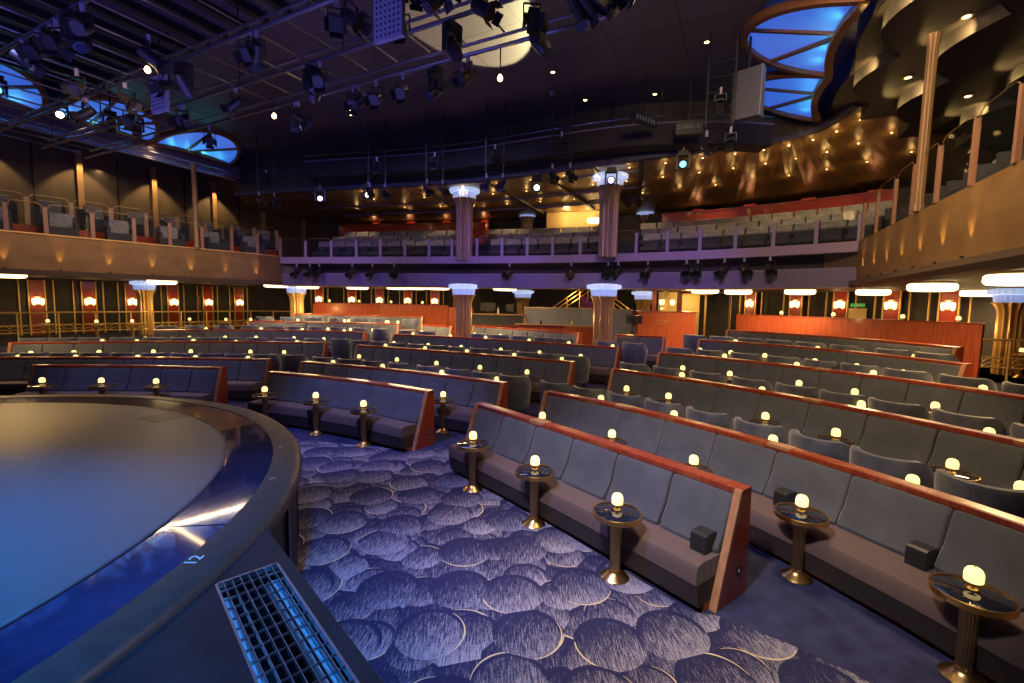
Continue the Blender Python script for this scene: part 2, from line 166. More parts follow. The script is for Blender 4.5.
MT['goldlit'] = mat('gold_lit_face', (.62, .42, .11), .5, 0.)  # golden lamplight of the step faces put into the base colour
t = NT(MT['goldceil']); br = t.n('ShaderNodeTexBrick'); br.inputs['Scale'].default_value = 1
for k, v in (('Mortar Size', .01), ('Brick Width', .9), ('Row Height', .9)): br.inputs[k].default_value = v
br.inputs['Color1'].default_value = (.30, .18, .07, 1); br.inputs['Color2'].default_value = (.36, .22, .085, 1); br.inputs['Mortar'].default_value = (.05, .03, .015, 1)
t.l(t.coords('Object', (1, 1, 1), (0, 0, -1.1)), br.inputs[0]); t.base(br.outputs[0])
MT['fascia'] = noisy(mat('bronze_fascia', (.2, .12, .06), .5, .35), (.22, .125, .045), (.30, .18, .068), 2, (1, 1, 1.5), .3, .7)
MT['lip'] = mat('fascia_lip', (.10, .065, .04), .5)
MT['darkoak'] = noisy(mat('dark_oak_post', (.2, .12, .06), .4), (.17, .095, .045), (.24, .14, .065), 5, (5, 5, .4))
MT['pinkpost'] = mat('rose_oak_post', (.27, .14, .09), .5)
MT['lilac'] = mat('lilac_parapet', (.30, .22, .34), .55)
MT['bluefascia'] = mat('blue_fascia', (.16, .13, .24), .6)
MT['duskblue'] = mat('dusk_blue_trim', (.05, .045, .10), .6)
MT['recess'] = mat('recess_dark', (.02, .016, .02), .7)
MT['soffit'] = mat('soffit', (.10, .07, .05), .6)
MT['darkwall'] = noisy(mat('charcoal_wall', (.03, .026, .022), .55), (.030, .026, .02), (.05, .042, .032), 2, (1, 1, 1))
MT['balcwall'] = noisy(mat('brown_wall', (.09, .065, .04), .6), (.075, .055, .035), (.11, .08, .05), 2, (1, 1, .3))
MT['pilaster'] = noisy(mat('oak_pilaster', (.36, .22, .09), .4), (.32, .19, .08), (.42, .26, .11), 5, (5, 5, .4))
MT['redlac'] = mat('red_lacquer', (.34, .04, .018), .22, coat=.4)
MT['greyseat'] = noisy(mat('grey_seat_fabric', (.2, .2, .2), .8), (.17, .175, .18), (.25, .25, .25), 9)
MT['darkseat'] = mat('dark_seat_fabric', (.035, .038, .05), .8)
m = mat('clear_glass', (1, 1, 1), .02); b = m.node_tree.nodes['Principled BSDF']; b.inputs['Alpha'].default_value = .045; b.inputs['Base Color'].default_value = (.05, .06, .06, 1); b.inputs['Specular IOR Level'].default_value = .8; MT['glass'] = m
MT['column'] = noisy(mat('fluted_gold', (.5, .3, .1), .38, .35), (.46, .28, .10), (.55, .35, .14), 3, (1, 1, .3))
MT['columndark'] = noisy(mat('fluted_bronze', (.3, .2, .14), .4, .3), (.26, .17, .11), (.34, .23, .15), 3, (1, 1, .3))
MT['crystal'] = mat('crystal_capital', (.5, .6, .9), .15, emit=(.42, .55, 1.), es=.38, spec=.8)
MT['crystalwhite'] = mat('crystal_capital_bright', (.7, .8, 1), .15, emit=(.5, .66, 1.), es=.6)
MT['disc'] = mat('ceiling_light_glow', (1, .9, .7), .5, emit=(1., .76, .36), es=3.2)
MT['sconce'] = mat('sconce_glow', (1, .85, .6), .4, emit=(1., .62, .25), es=3.)
MT['pinlight'] = mat('pin_light_glow', (1, .8, .5), .4, emit=(1., .62, .22), es=14.)
MT['ledwhite'] = mat('lamp_white_glow', (1, 1, 1), .3, emit=(1., .95, .85), es=6.)
MT['ledcyan'] = mat('lamp_cyan_glow', (.3, .8, 1), .3, emit=(.15, .7, 1.), es=3.)
MT['ledviolet'] = mat('lamp_violet_glow', (.7, .6, 1), .3, emit=(.6, .5, 1.), es=6.)
MT['lens'] = mat('dark_lens', (.02, .03, .06), .05, spec=.9)
MT['lunette'] = mat('lunette_panel', (.40, .45, .5), .5, emit=(.025, .15, .85), es=.6)
MT['copper'] = mat('copper_frame', (.24, .10, .045), .4, .3)
MT['exitgreen'] = mat('exit_green', (.05, .5, .1), .4, emit=(.08, .7, .12), es=.25)
MT['yellowwall'] = mat('lit_yellow_wall', (.75, .55, .2), .6)
MT['screen'] = mat('speaker_box_grille', (.09, .09, .125), .6)
MT['pale'] = mat('pale_plastic', (.5, .5, .5), .5)

# ---------------------------------------------------------------- mesh helpers
class M:
    def __init__(s): s.v = []; s.f = []
    def add(s, vs, fs):
        o = len(s.v); s.v += [tuple(v) for v in vs]; s.f += [tuple(i + o for i in f) for f in fs]; return s
    def box(s, x0, x1, y0, y1, z0, z1, mtx=None):
        vs = [Vector((x, y, z)) for z in (z0, z1) for x, y in ((x0, y0), (x1, y0), (x1, y1), (x0, y1))]
        if mtx: vs = [mtx @ v for v in vs]
        return s.add(vs, [(3, 2, 1, 0), (4, 5, 6, 7), (0, 1, 5, 4), (1, 2, 6, 5), (2, 3, 7, 6), (3, 0, 4, 7)])
    def prism(s, pts, z0, z1, mtx=None):
        n = len(pts); vs = [Vector((p[0], p[1], z)) for z in (z0, z1) for p in pts]
        if mtx: vs = [mtx @ v for v in vs]
        return s.add(vs, [tuple(range(n))[::-1], tuple(range(n, 2 * n))] + [(i, (i + 1) % n, n + (i + 1) % n, n + i) for i in range(n)])
    def loft(s, rings, caps=True, closed=True):
        n = len(rings[0]); vs = [p for r in rings for p in r]; fs = []
        for k in range(len(rings) - 1):
            for i in range(n if closed else n - 1):
                j = (i + 1) % n; fs.append((k * n + i, k * n + j, (k + 1) * n + j, (k + 1) * n + i))
        if caps: fs += [tuple(range(n))[::-1], tuple((len(rings) - 1) * n + i for i in range(n))]
        return s.add(vs, fs)
    def lathe(s, prof, seg=20, c=(0, 0, 0), mtx=None, flute=0, fn=12):
        rings = []
        for r, z in prof:
            ring = []
            for k in range(seg):
                a = 2 * PI * k / seg; q = r * (1 - flute * (.5 + .5 * math.cos(a * fn))) if flute else r
                p = Vector((c[0] + q * math.cos(a), c[1] + q * math.sin(a), c[2] + z)); ring.append(mtx @ p if mtx else p)
            rings.append(ring)
        return s.loft(rings)
    def tube(s, path, r, seg=8):
        path = [Vector(p) for p in path]; rings = []
        for i, p in enumerate(path):
            d = (path[min(i + 1, len(path) - 1)] - path[max(i - 1, 0)]).normalized()
            up = Vector((0, 0, 1)) if abs(d.z) < .95 else Vector((1, 0, 0))
            a = d.cross(up).normalized(); b = d.cross(a).normalized()
            rings.append([p + r * (a * math.cos(2 * PI * k / seg) + b * math.sin(2 * PI * k / seg)) for k in range(seg)])
        return s.loft(rings)
    def ribbon(s, pts, prof, closed_path=False):
        """sweep section prof[(d,z)] along 2-D polyline pts; d grows to the LEFT-hand normal side given by nrm()"""
        ns = nrm(pts); rings = [[(p[0] + n[0] * d, p[1] + n[1] * d, z) for d, z in prof] for p, n in zip(pts, ns)]
        return s.loft(rings)
    def cushion(s, a, b, prof, g=.012, r=.03):
        """padded block between plan points a and b, profile d toward the stage, rounded ends"""
        a, b = Vector(a), Vector(b); t_ = (b - a).normalized(); n = Vector((t_.y, -t_.x)); a = a + t_ * g; b = b - t_ * g
        cd = min(d for d, z in prof); cz = sum(z for d, z in prof) / len(prof)
        def ring(p, k): return [(p.x + n.x * (cd + (d - cd) * k), p.y + n.y * (cd + (d - cd) * k), cz + (z - cz) * (.5 + .5 * k)) for d, z in prof]
        return s.loft([ring(a, .86), ring(a + t_ * r * .35, .965), ring(a + t_ * r, 1), ring((a + b) / 2, 1.015), ring(b - t_ * r, 1), ring(b - t_ * r * .35, .965), ring(b, .86)])
    def mesh(s, name, material, smooth=False):
        me = bpy.data.meshes.new(name); me.from_pydata(s.v, [], s.f)
        bm = bmesh.new(); bm.from_mesh(me); bmesh.ops.recalc_face_normals(bm, faces=bm.faces)
        bm.to_mesh(me); bm.free()
        if smooth: 
            for p in me.polygons: p.use_smooth = True
            me.set_sharp_from_angle(angle=math.radians(38))
        me.materials.append(MT[material]); return me
def nrm(pts):
    """mitred normals pointing toward the stage (right-hand side is -n when walking left to right seen from the stage)"""
    out = []; P = [Vector(p[:2]) for p in pts]
    for i in range(len(P)):
        ts = []
        if i > 0: ts.append((P[i] - P[i - 1]).normalized())
        if i < len(P) - 1: ts.append((P[i + 1] - P[i]).normalized())
        t_ = sum(ts, Vector((0, 0))).normalized(); n = Vector((t_.y, -t_.x))
        if len(ts) == 2: n = n / max(.5, n.dot(Vector((ts[0].y, -ts[0].x))))
        out.append(n)
    return out
def offs(pts, d): return [(p[0] + n[0] * d, p[1] + n[1] * d) for p, n in zip(pts, nrm(pts))]
def link(name, data, parent=None, loc=None, rot=None):
    o = bpy.data.objects.new(name, data); COL.objects.link(o)
    if parent is not None: o.parent = parent
    if loc is not None: o.location = loc
    if rot is not None: o.rotation_euler = rot
    return o
def part(name, m, material, parent, smooth=False, label=None):
    o = link(name, m.mesh(name, material, smooth), parent)
    if label: o['label'] = label
    return o
def tag(o, label, cat, group=None):
    o['label'] = label; o['category'] = cat
    if group: o['group'] = group
    return o
def thing(name, label, cat, loc=(0, 0, 0), rz=0, group=None):
    o = link(name, None, None, loc, (0, 0, rz)); o.empty_display_size = .2; return tag(o, label, cat, group)
def solo(name, m, material, label, cat, group=None, smooth=False, loc=None, rot=None):
    return tag(link(name, m.mesh(name, material, smooth), None, loc, rot), label, cat, group)
def struct(name, m, material, smooth=False):
    o = link(name, m.mesh(name, material, smooth)); o['kind'] = 'structure'; return o
def stamp(proto, name, label, cat, loc, rz=0, group=None, scale=None, tilt=0):
    """new thing from a list of (part, mesh, [sub-parts])"""
    t_ = thing(name, label, cat, loc, rz, group)
    if tilt: t_.rotation_euler = (tilt, 0, rz)
    if scale: t_.scale = (scale,) * 3
    for pn, me, subs in proto:
        p = link(pn, me, t_)
        for sn, sm in subs: link(sn, sm, p)
    return t_
ORD = ['zeroth', 'first', 'second', 'third', 'fourth', 'fifth', 'sixth', 'seventh', 'eighth', 'ninth', 'tenth', 'eleventh', 'twelfth', 'thirteenth', 'fourteenth', 'fifteenth', 'sixteenth', 'seventeenth', 'eighteenth', 'nineteenth', 'twentieth', 'twenty-first', 'twenty-second', 'twenty-third', 'twenty-fourth', 'twenty-fifth', 'twenty-sixth', 'twenty-seventh', 'twenty-eighth', 'twenty-ninth', 'thirtieth', 'thirty-first', 'thirty-second', 'thirty-third', 'thirty-fourth', 'thirty-fifth']
SECN = {'L': 'left', 'C': 'centre', 'R': 'right'}
def rel(m, o): # move world-space vertices into the frame of thing o (unrotated)
    l = o.location; m.v = [(v[0] - l.x, v[1] - l.y, v[2] - l.z) for v in m.v]; return m

# ================================================================= floor, tiers, carpet
FAR = [(27, -6), (27, 34), (-34, 34)]
def rowcurve(a, b, c, off=.06):
    L, C, R = ([Vector(p) for p in BENCH[k][1]] for k in (a, b, c))
    pts = L + C + R; pts = [Vector(p) for p in offs([tuple(p) for p in pts], -off)]
    d0 = (pts[0] - pts[1]).normalized(); d1 = (pts[-1] - pts[-2]).normalized()
    return [tuple(pts[0] + d0 * 14 + Vector((0, -2)))] + [tuple(p) for p in pts] + [tuple(pts[-1] + d1 * 1.5), tuple(pts[-1] + d1 * 3 + Vector((1, 0)))]
struct('floor', M().box(-34, 27, -7, 34, -.1, 0), 'carpet')
for (a, b, c, z0, z1) in (('L2', 'C2', 'R2', 0, .17), ('L3', 'C3', 'R3', .17, .37), ('L4', 'C4', 'R4', .37, .59), ('L5', 'C5', 'R5', .59, .79)):
    cv = rowcurve(a, b, c); cv = [cv[0]] + cv[1:]
    struct('floor_tier', M().prism(cv + [(27, cv[-1][1] - 1)] + FAR[1:], z0 + .001, z1), 'carpet')
cp = [tuple(p) for p in CARPET] + [(3.2, 2.1), (3.6, 1.0), (3.6, -1.5), (-2.2, -1.5), (-2.4, 2.4)]
for k in range(7):
    a = .05 + k * .2; cp.append((SCN.x + 4.2 * math.cos(a), SCN.y + 4.2 * math.sin(a)))
cp += [(-5.4, 7.0), (-5.6, 8.3), (-4.6, 8.3)]
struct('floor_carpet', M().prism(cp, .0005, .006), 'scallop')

# ================================================================= stage
SZ = 1.0
st = thing('stage', 'low round dark stage with glossy glass ring and brown rim at left', 'stage', (SCN.x, SCN.y, 0))
def ringm(r0, r1, z0, z1, a0=0., a1=2 * PI, seg=96):
    m = M(); rings = []
    n = max(2, int(seg * (a1 - a0) / (2 * PI)))
    for k in range(n + 1):
        a = a0 + (a1 - a0) * k / n; c, s_ = math.cos(a), math.sin(a)
        rings.append([(r0 * c, r0 * s_, z0), (r0 * c, r0 * s_, z1), (r1 * c, r1 * s_, z1), (r1 * c, r1 * s_, z0)])
    return m.loft(rings)
part('dance_mat', M().lathe([(3.80, .9), (3.80, SZ - .004), (3.78, SZ)], 96), 'stagemat', st)
for k in range(12):
    a = k * PI / 6 + .12
    part('glass_pane', ringm(3.81, 4.205, SZ - .05, SZ - .006, a + .002, a + PI / 6 - .002), 'stageglass', st)
part('glass_edge', ringm(3.80, 3.812, SZ - .05, SZ + .001), 'black', st)
me = M(); prof = [(4.207, SZ - .05), (4.207, SZ), (4.38, SZ), (4.43, SZ - .015), (4.455, SZ - .05), (4.455, SZ - .12), (4.41, SZ - .14)]
rings = [[(r * math.cos(2 * PI * k / 128), r * math.sin(2 * PI * k / 128), z) for r, z in prof] for k in range(129)]
part('rim', me.loft(rings, caps=False), 'rim', st, True)
m = M(); m.loft([[(r * math.cos(2 * PI * k / 96), r * math.sin(2 * PI * k / 96), z) for r, z in ((4.40, SZ - .12), (4.40, 0), (4.2, 0), (4.2, SZ - .12))] for k in range(97)], caps=False)
sk = part('skirt', m, 'deck', st)
for k in range(24):
    a = 2 * PI * k / 24
    mm = Matrix.Rotation(a, 4, 'Z')
    part('skirt_batten', M().box(4.395, 4.425, -.03, .03, 0, SZ - .15, mm), 'blacksat', sk)
mm = Matrix.Rotation(math.radians(61), 4, 'Z')
part('trapdoor', M().box(3.40, 3.76, -.20, .20, SZ - .002, SZ + .003, mm), 'rim', st)
def tape(txt, x, y, z, rz, size, parent):
    c = bpy.data.curves.new('t', 'FONT'); c.body = txt; c.size = size; c.extrude = .001; c.align_x = 'CENTER'
    o = bpy.data.objects.new('t', c); COL.objects.link(o); bpy.context.view_layer.update()
    me = bpy.data.meshes.new_from_object(o.evaluated_get(bpy.context.evaluated_depsgraph_get()))
    bpy.data.objects.remove(o); me.materials.clear(); me.materials.append(MT['white'])
    return link('number_mark', me, parent, (x, y, z), (0, 0, rz))
for ang, tx, s_ in ((1.0, '12', .10), (17.5, 'I', .07), (29.2, 'I', .06), (40, 'I', .06), (49, 'I', .06)):
    a = math.radians(ang); tape(tx, 4.29 * math.cos(a), 4.29 * math.sin(a), SZ + .002, a + PI / 2 + (.0 if tx == '12' else .5), s_, st)

dk = thing('stage_deck', 'black walkway deck beside the round stage, holding a floor grating', 'deck', (0, 0, 0))
DZ = .955
GA, GB, GC, GD = (Vector(p) for p in GRATE)
gy = ((GC - GB) + (GD - GA)).normalized(); gx = Vector((-gy.y, gy.x)); gw = (GB - GA).dot(gx); GL = 2.0
g0 = (GA + GB) / 2 - gx * gw / 2 - gy * .02
def gp(u, v): p = g0 + gx * u + gy * v; return (p.x, p.y)
e0, e1 = Vector(DECK[0]), Vector(DECK[1]); ed = (e1 - e0).normalized()
E0 = e0 - ed * .0; E1 = e0 + ed * 5
circ = []
for k in range(9):
    a = math.radians(8 - k * 9); circ.append((SCN.x + 4.41 * math.cos(a), SCN.y + 4.41 * math.sin(a)))
# four deck boards around the grating pit
en = Vector((ed.y, -ed.x))     # to the stage side
part('deck_board', M().prism([tuple(E0), tuple(E1), gp(gw, GL), gp(gw, 0)], DZ - .12, DZ), 'deck', dk)
part('deck_board', M().prism([tuple(E0), gp(gw, 0), gp(0, 0)] + circ[::1][0:4][::-1], DZ - .12, DZ), 'deck', dk)
part('deck_board', M().prism([gp(0, 0), gp(0, GL)] + circ[3:][::-1], DZ - .12, DZ), 'deck', dk)
part('deck_board', M().prism([gp(0, GL), gp(gw, GL), tuple(E1), (E1.x - 3, E1.y - .6), circ[-1]], DZ - .12, DZ), 'deck', dk)
part('deck_skirt', M().prism([tuple(E0 + en * .04), tuple(E1 + en * .04), tuple(E1 + en * .1), tuple(E0 + en * .1)], 0, DZ - .12), 'deck', dk)
gt = thing('floor_grating', 'long steel bar grating lit blue, set in the black deck', 'grating', (g0.x, g0.y, 0), math.atan2(gx.y, gx.x))
sgn = 1 if (Matrix.Rotation(-math.atan2(gx.y, gx.x), 2) @ gy).y > 0 else -1
def gb(u0, u1, v0, v1, z0, z1): return M().box(u0, u1, min(sgn * v0, sgn * v1), max(sgn * v0, sgn * v1), z0, z1)
fr = M()
for b in ((0, .012, 0, GL), (gw - .012, gw, 0, GL), (0, gw, 0, .012), (0, gw, GL - .012, GL)): fr.v; fr.add(*(lambda q: (q.v, q.f))(gb(*b, DZ - .03, DZ + .003)))
part('frame', fr, 'grating', gt)
bars = M(); n = 8
for k in range(1, n): q = gb(gw * k / n - .0016, gw * k / n + .0016, 0, GL, DZ - .028, DZ + .002); bars.add(q.v, q.f)
nr = int(GL / .088)
for k in range(1, nr): q = gb(0, gw, GL * k / nr - .0013, GL * k / nr + .0013, DZ - .012, DZ + .002); bars.add(q.v, q.f)
part('bar_grid', bars, 'grating', gt)
for a, b in ((.012, .058), (gw - .075, gw - .012)):
    part('pit_flange', gb(a, b, .05, GL, DZ - .10, DZ - .07), 'flange', gt, label='pale steel flange under the bars catching blue light')
pit = M()
for b in ((-.02, 0, 0, GL), (gw, gw + .02, 0, GL), (0, gw, -.02, 0), (0, gw, GL, GL + .02)): q = gb(*b, .3, DZ - .05); pit.add(q.v, q.f)
q = gb(0, gw, 0, GL, .28, .3); pit.add(q.v, q.f)
part('pit', pit, 'black', gt)

# ================================================================= booths
ORDB = {'L1': 'first booth from stage in left block', 'L2': 'second booth from stage in left block', 'L3': 'third booth from stage in left block', 'L4': 'fourth booth from stage in left block', 'L5': 'fifth booth from stage in left block', 'L6': 'rearmost booth in left block before the orange wall',
        'C1': 'first booth from stage in centre block', 'C2': 'second booth from stage in centre block', 'C3': 'third booth from stage in centre block', 'C4': 'fourth booth from stage in centre block', 'C5': 'pale lit booth before the sound desk, between two columns', 'C5b': 'short booth just right of the right-hand column', 'C6': 'short booth just left of the left-hand column',
        'R1': 'first booth from stage in right block', 'R2': 'second booth from stage in right block', 'R3': 'third booth from stage in right block', 'R4': 'fourth booth from stage in right block', 'R5': 'fifth booth from stage in right block', 'R6': 'rearmost booth in right block before the orange wall'}
def sub(pts, i, j): return pts[i:j + 1]
def inset(pts, g):
    a, b = Vector(pts[0]), Vector(pts[-1]); p = [tuple(a + (Vector(pts[1]) - a).normalized() * g)] + list(pts[1:-1]) + [tuple(b + (Vector(pts[-2]) - b).normalized() * g)]
    return p
def booth(key):
    z, pts = BENCH[key]; pts = [tuple(p) for p in pts]; n = len(pts) - 1
    mid = pts[n // 2]
    t_ = thing('banquette', 'wood-capped velvet ' + ORDB[key], 'booth seat', (mid[0], mid[1], z), 0, 'curved booths facing the stage')
    dep = {'R1': -.11, 'C1': -.08, 'L1': -.08}.get(key, 0)
    T = lambda pr: [(d + (dep if d > .5 else 0), zz + z) for d, zz in pr]
    def P(name, pp, prof, mtl, smooth=False, par=None, label=None):
        return part(name, rel(M().ribbon(pp, T(prof)), t_), mtl, par or t_, smooth, label)
    full = pts; pts = inset(pts, .064)
    P('back_shell', pts, [(0, 0), (0, .915), (.09, .915), (.20, .42), (.28, 0)], 'wood')
    cap = P('cap_rail', full, [(-.03, .905), (-.03, .95), (-.02, .96), (.10, .96), (.115, .95), (.115, .905)], 'wood')
    if n >= 4:
        for i in range(2, n - 1, 3):
            q = [tuple(Vector(pts[i]) + (Vector(pts[i - 1]) - Vector(pts[i])).normalized() * .13), pts[i], tuple(Vector(pts[i]) + (Vector(pts[i + 1]) - Vector(pts[i])).normalized() * .13)]
            P('joint_plate', q, [(-.032, .93), (-.032, .9615), (.117, .9615), (.117, .93)], 'trimwood', False, None, 'pale wood plate over a cap rail joint')
    for i in range(n):
        part('back_cushion', rel(M().cushion(pts[i], pts[i + 1], T([(.10, .90), (.135, .895), (.165, .85), (.235, .62), (.335, .46), (.33, .42), (.20, .42), (.092, .88)])), t_), 'velvet', t_, True)
    k = 0
    while k < n:
        j = min(n, k + 2)
        if n - j == 1: j = n
        P('seat_cushion', inset(sub(pts, k, j), .005), [(.25, .27), (.25, .425), (.68, .435), (.735, .42), (.755, .385), (.76, .27)], 'seat', True); k = j
    P('seat_base', pts, [(.22, .07), (.22, .268), (.752, .268), (.715, .07)], 'plinth')
    P('kick_board', pts, [(.24, 0), (.24, .07), (.63, .07), (.63, 0)], 'wood')
    for e in (0, 1):
        p, q = (full[0], full[1]) if e == 0 else (full[-1], full[-2])
        p, q = Vector(p), Vector(q); o = (p - q).normalized()
        pp = [tuple(p - o * .062), tuple(p)] if e else [tuple(p), tuple(p - o * .062)]
        en_ = P('end_panel', pp, [(-.03, 0), (-.03, .955), (.115, .955), (.42, 0)], 'wood')
        P('edge_trim', pp, [(.115, .955), (.145, .955), (.45, 0), (.42, 0)], 'trimwood', False, en_, 'pale wood front edge of the end panel')
        en_.children[0].location = (0, 0, 0)
        if key in ('R1', 'C1') and e:
            s_ = M(); b = Vector(pp[1]) + o * .001; nn = nrm(pp)[1]; c = b + nn * .12
            s_.box(-.006, .006, -.03, .03, -.04, .04, Matrix.Translation((c.x, c.y, .25)) @ Matrix.Rotation(math.atan2(o.y, o.x), 4, 'Z'))
            part('socket_plate', rel(s_, t_), 'black', en_)
            s2 = M(); s2.box(-.004, .008, -.012, .012, -.016, .016, Matrix.Translation((c.x, c.y, .25)) @ Matrix.Rotation(math.atan2(o.y, o.x), 4, 'Z'))
            part('socket_button', rel(s2, t_), 'pale', en_)
    for s_ in {'R1': [-.30], 'R2': [4.03, 5.22], 'R3': [], 'C1': []}.get(key, []):
        # armrest blocks on the seat
        L = [0]
        for i in range(n): L.append(L[-1] + (Vector(pts[i + 1]) - Vector(pts[i])).length)
        d = s_ if s_ > 0 else L[-1] + s_ + .17
        i = max(k for k in range(n) if L[k] <= d); tt = (Vector(pts[i + 1]) - Vector(pts[i])).normalized(); nn = nrm([pts[i], pts[i + 1]])[0]
        c = Vector(pts[i]) + tt * (d - L[i]); R = Matrix.Translation((c.x, c.y, z)) @ Matrix.Rotation(math.atan2(tt.y, tt.x), 4, 'Z')
        am = M(); prof = [(-.26, .43), (-.26, .57), (-.29, .595), (-.41, .595), (-.435, .58), (-.44, .55), (-.44, .43)]
        am.loft([[R @ Vector((x, d_, zz)) for d_, zz in prof] for x in (-.07, .07)])
        part('armrest', rel(am, t_), 'armblack', t_, False, 'black leather armrest block on the seat')
    return t_
for k in BENCH: booth(k)

# ================================================================= cocktail tables and lamps
TAB = [('table_top', M().lathe([(.205, .600), (.207, .604), (.207, .6165), (.205, .618)], 40).mesh('table_top', 'glasstop', True), []),
       ('rim', M().loft([[(r * math.cos(2 * PI * k / 40), r * math.sin(2 * PI * k / 40), z) for r, z in ((.206, .578), (.206, .6195), (.2185, .6195), (.2185, .578))] for k in range(41)], caps=False).mesh('rim', 'brass'), []),
       ('under_plate', M().lathe([(.206, .578), (.206, .598)], 32).mesh('under_plate', 'brassdull', True), []),
       ('pole', M().lathe([(.046, .04), (.050, .30), (.056, .578)], 48, flute=.10, fn=16).mesh('pole', 'brassdull', True), []),
       ('base', M().lathe([(.128, 0), (.130, .008), (.120, .018), (.085, .040), (.062, .062), (.056, .075), (.056, .083), (.045, .083)], 32).mesh('base', 'brass', True), [])]
FINE = TAB
LAMP = [('shade', M().lathe([(.046, .052), (.051, .056), (.0525, .10), (.049, .122), (.040, .139), (.026, .149), (.010, .153)], 24).mesh('shade', 'lamp', True), [('finial', M().lathe([(.004, .150), (.006, .157), (.003, .163)], 8).mesh('finial', 'brass', True))]),
        ('stem', M().lathe([(.010, .012), (.008, .03), (.016, .045), (.030, .053)], 16).mesh('stem', 'brassdull', True), []),
        ('base', M().lathe([(.042, 0), (.042, .006), (.034, .012), (.010, .014)], 24).mesh('base', 'brass', True), [])]
cnt = {}
def where(sec, row, near, k):
    if near: return f"{ORD[k]} from left behind {ORD[row - 1]} booth, {SECN[sec]} block"
    return f"{ORD[k]} from left facing {ORD[row]} booth, {SECN[sec]} block"
for sec, row, near, x, y, z in sorted(TABLES, key=lambda q: (q[0], q[1], q[2], q[3] - q[4] * .5)):
    k = cnt[(sec, row, near)] = cnt.get((sec, row, near), 0) + 1
    w = where(sec, row, near, k)
    zz = z + (.007 if row == 1 else .001)
    stamp(TAB, 'cocktail_table', 'round brass-rimmed black table, ' + w, 'table', (x, y, zz), random.random() * .5, 'cocktail tables between the booths')
    a = math.atan2(y, x); dx, dy = .05 * math.cos(a), .05 * math.sin(a)
    stamp(LAMP, 'table_lamp', 'glowing dome lamp on table, ' + w, 'lamp', (x + (dx if row < 3 else 0), y + (dy if row < 3 else 0), zz + .6195), 0, 'glowing lamps on the cocktail tables')

# ================================================================= tub chairs
def tub():
    m = M(); rings = []
    N = 18; A0 = math.radians(-118)
    for k in range(N + 1):
        a = A0 + (2 * -A0) * k / N; f = abs(a) / abs(A0)
        top = .83 - .20 * max(0, f - .62) / .38; ro = .33; th = .085
        dx, dy = math.sin(a), -math.cos(a)
        prof = [(ro - .03, .16), (ro, .40), (ro + .02, top - .05), (ro + .005, top), (ro - .05, top + .005), (ro - th, top - .03), (ro - th, .30), (ro - th, .16)]
        rings.append([(r * dx, r * dy * 1.02, z) for r, z in prof])
    m.loft(rings)
    legs = [('leg', M().lathe([(.014, 0), (.022, .16)], 10, (sx * .18, sy * .18, 0)).mesh('leg', 'wood', True), []) for sx, sy in ((1, 1), (-1, 1), (1, -1), (-1, -1))]
    seat = M().lathe([(.205, .17), (.22, .22), (.22, .40), (.205, .43), (.17, .445)], 28)
    arms = []
    for s_ in (1, -1):
        a = s_ * math.radians(117); c = Vector((.29 * math.sin(a), -.29 * math.cos(a), 0))
        arms.append(('arm_end', M().lathe([(.048, .16), (.05, .5), (.045, .585), (.02, .60)], 12, c).mesh('arm_end', 'brassdull', True), []))
    seam = M().tube([(0, -.327, .18), (0, -.339, .45), (0, -.358, .77)], .004, 6)
    return [('backrest', m.mesh('backrest', 'chairvelvet', True), [('seam', seam.mesh('seam', 'chairvelvet'))]), ('seat', seat.mesh('seat', 'chairvelvet', True), [])] + legs + arms
TUB = tub(); cnt = {}
for sec, row, x, y, rz, z in CHAIRS:
    k = cnt[(sec, row)] = cnt.get((sec, row), 0) + 1
    stamp(TUB, 'tub_chair', f"navy velvet tub chair, {ORD[k]} from left behind {ORD[row - 1]} booth, {SECN[sec]} block", 'chair', (x, y, z + .001), math.radians(rz + random.uniform(-6, 6)), 'tub chairs behind the booths')
# ================================================================= balcony
MP = [Vector(p) for p in MIDP]; mp = [tuple(p) for p in MP]
LF = [tuple(p) for p in LFRONT]; RF = [tuple(p) for p in RFRONT]
ldir = (Vector(LF[0]) - Vector(LF[-1])).normalized(); rdir = (Vector(RF[-1]) - Vector(RF[0])).normalized()
LFx = [tuple(Vector(LF[0]) + ldir * 4)] + LF[1:-1] + [mp[0]]
RFx = [mp[-1]] + RF[1:-1] + [tuple(Vector(RF[-1]) + rdir * 3.2)]
struct('wall_balcony_left', M().ribbon(LFx, [(0, 3.12), (0, 4.05), (-.14, 4.05), (-.14, 3.12)]), 'fascia')
struct('trim_1', M().ribbon(LFx, [(.05, 2.98), (.07, 3.12), (-.3, 3.12), (-.3, 2.98)]), 'lip')
struct('trim_2', M().ribbon(LFx, [(.025, 4.04), (.025, 4.075), (-.16, 4.075), (-.16, 4.04)]), 'brasspaint')
struct('wall_balcony_right', M().ribbon(RFx, [(0, 3.14), (.02, 3.6), (0, 4.05), (-.14, 4.05), (-.14, 3.14)]), 'fascia')
struct('trim_3', M().ribbon(RFx, [(.14, 3.04), (.14, 3.12), (0, 3.16), (-.3, 3.12), (-.3, 2.98), (0, 2.98)]), 'lip')
struct('wall_balcony_middle', M().ribbon(mp, [(.05, 3.80), (.05, 4.04), (-.10, 4.04), (-.10, 3.80)]), 'lilac')
struct('wall_balcony_recess', M().ribbon(mp, [(-.50, 3.42), (-.50, 3.82), (-.6, 3.82), (-.6, 3.42)]), 'recess')
struct('wall_balcony_light_shelf', M().ribbon(mp, [(-.02, 2.98), (-.02, 3.40), (-.06, 3.46), (-.6, 3.46), (-.6, 2.98)]), 'bluefascia')
struct('trim_4', M().ribbon(mp, [(.0, 2.96), (.0, 2.985), (-.7, 2.985), (-.7, 2.96)]), 'brassdull')
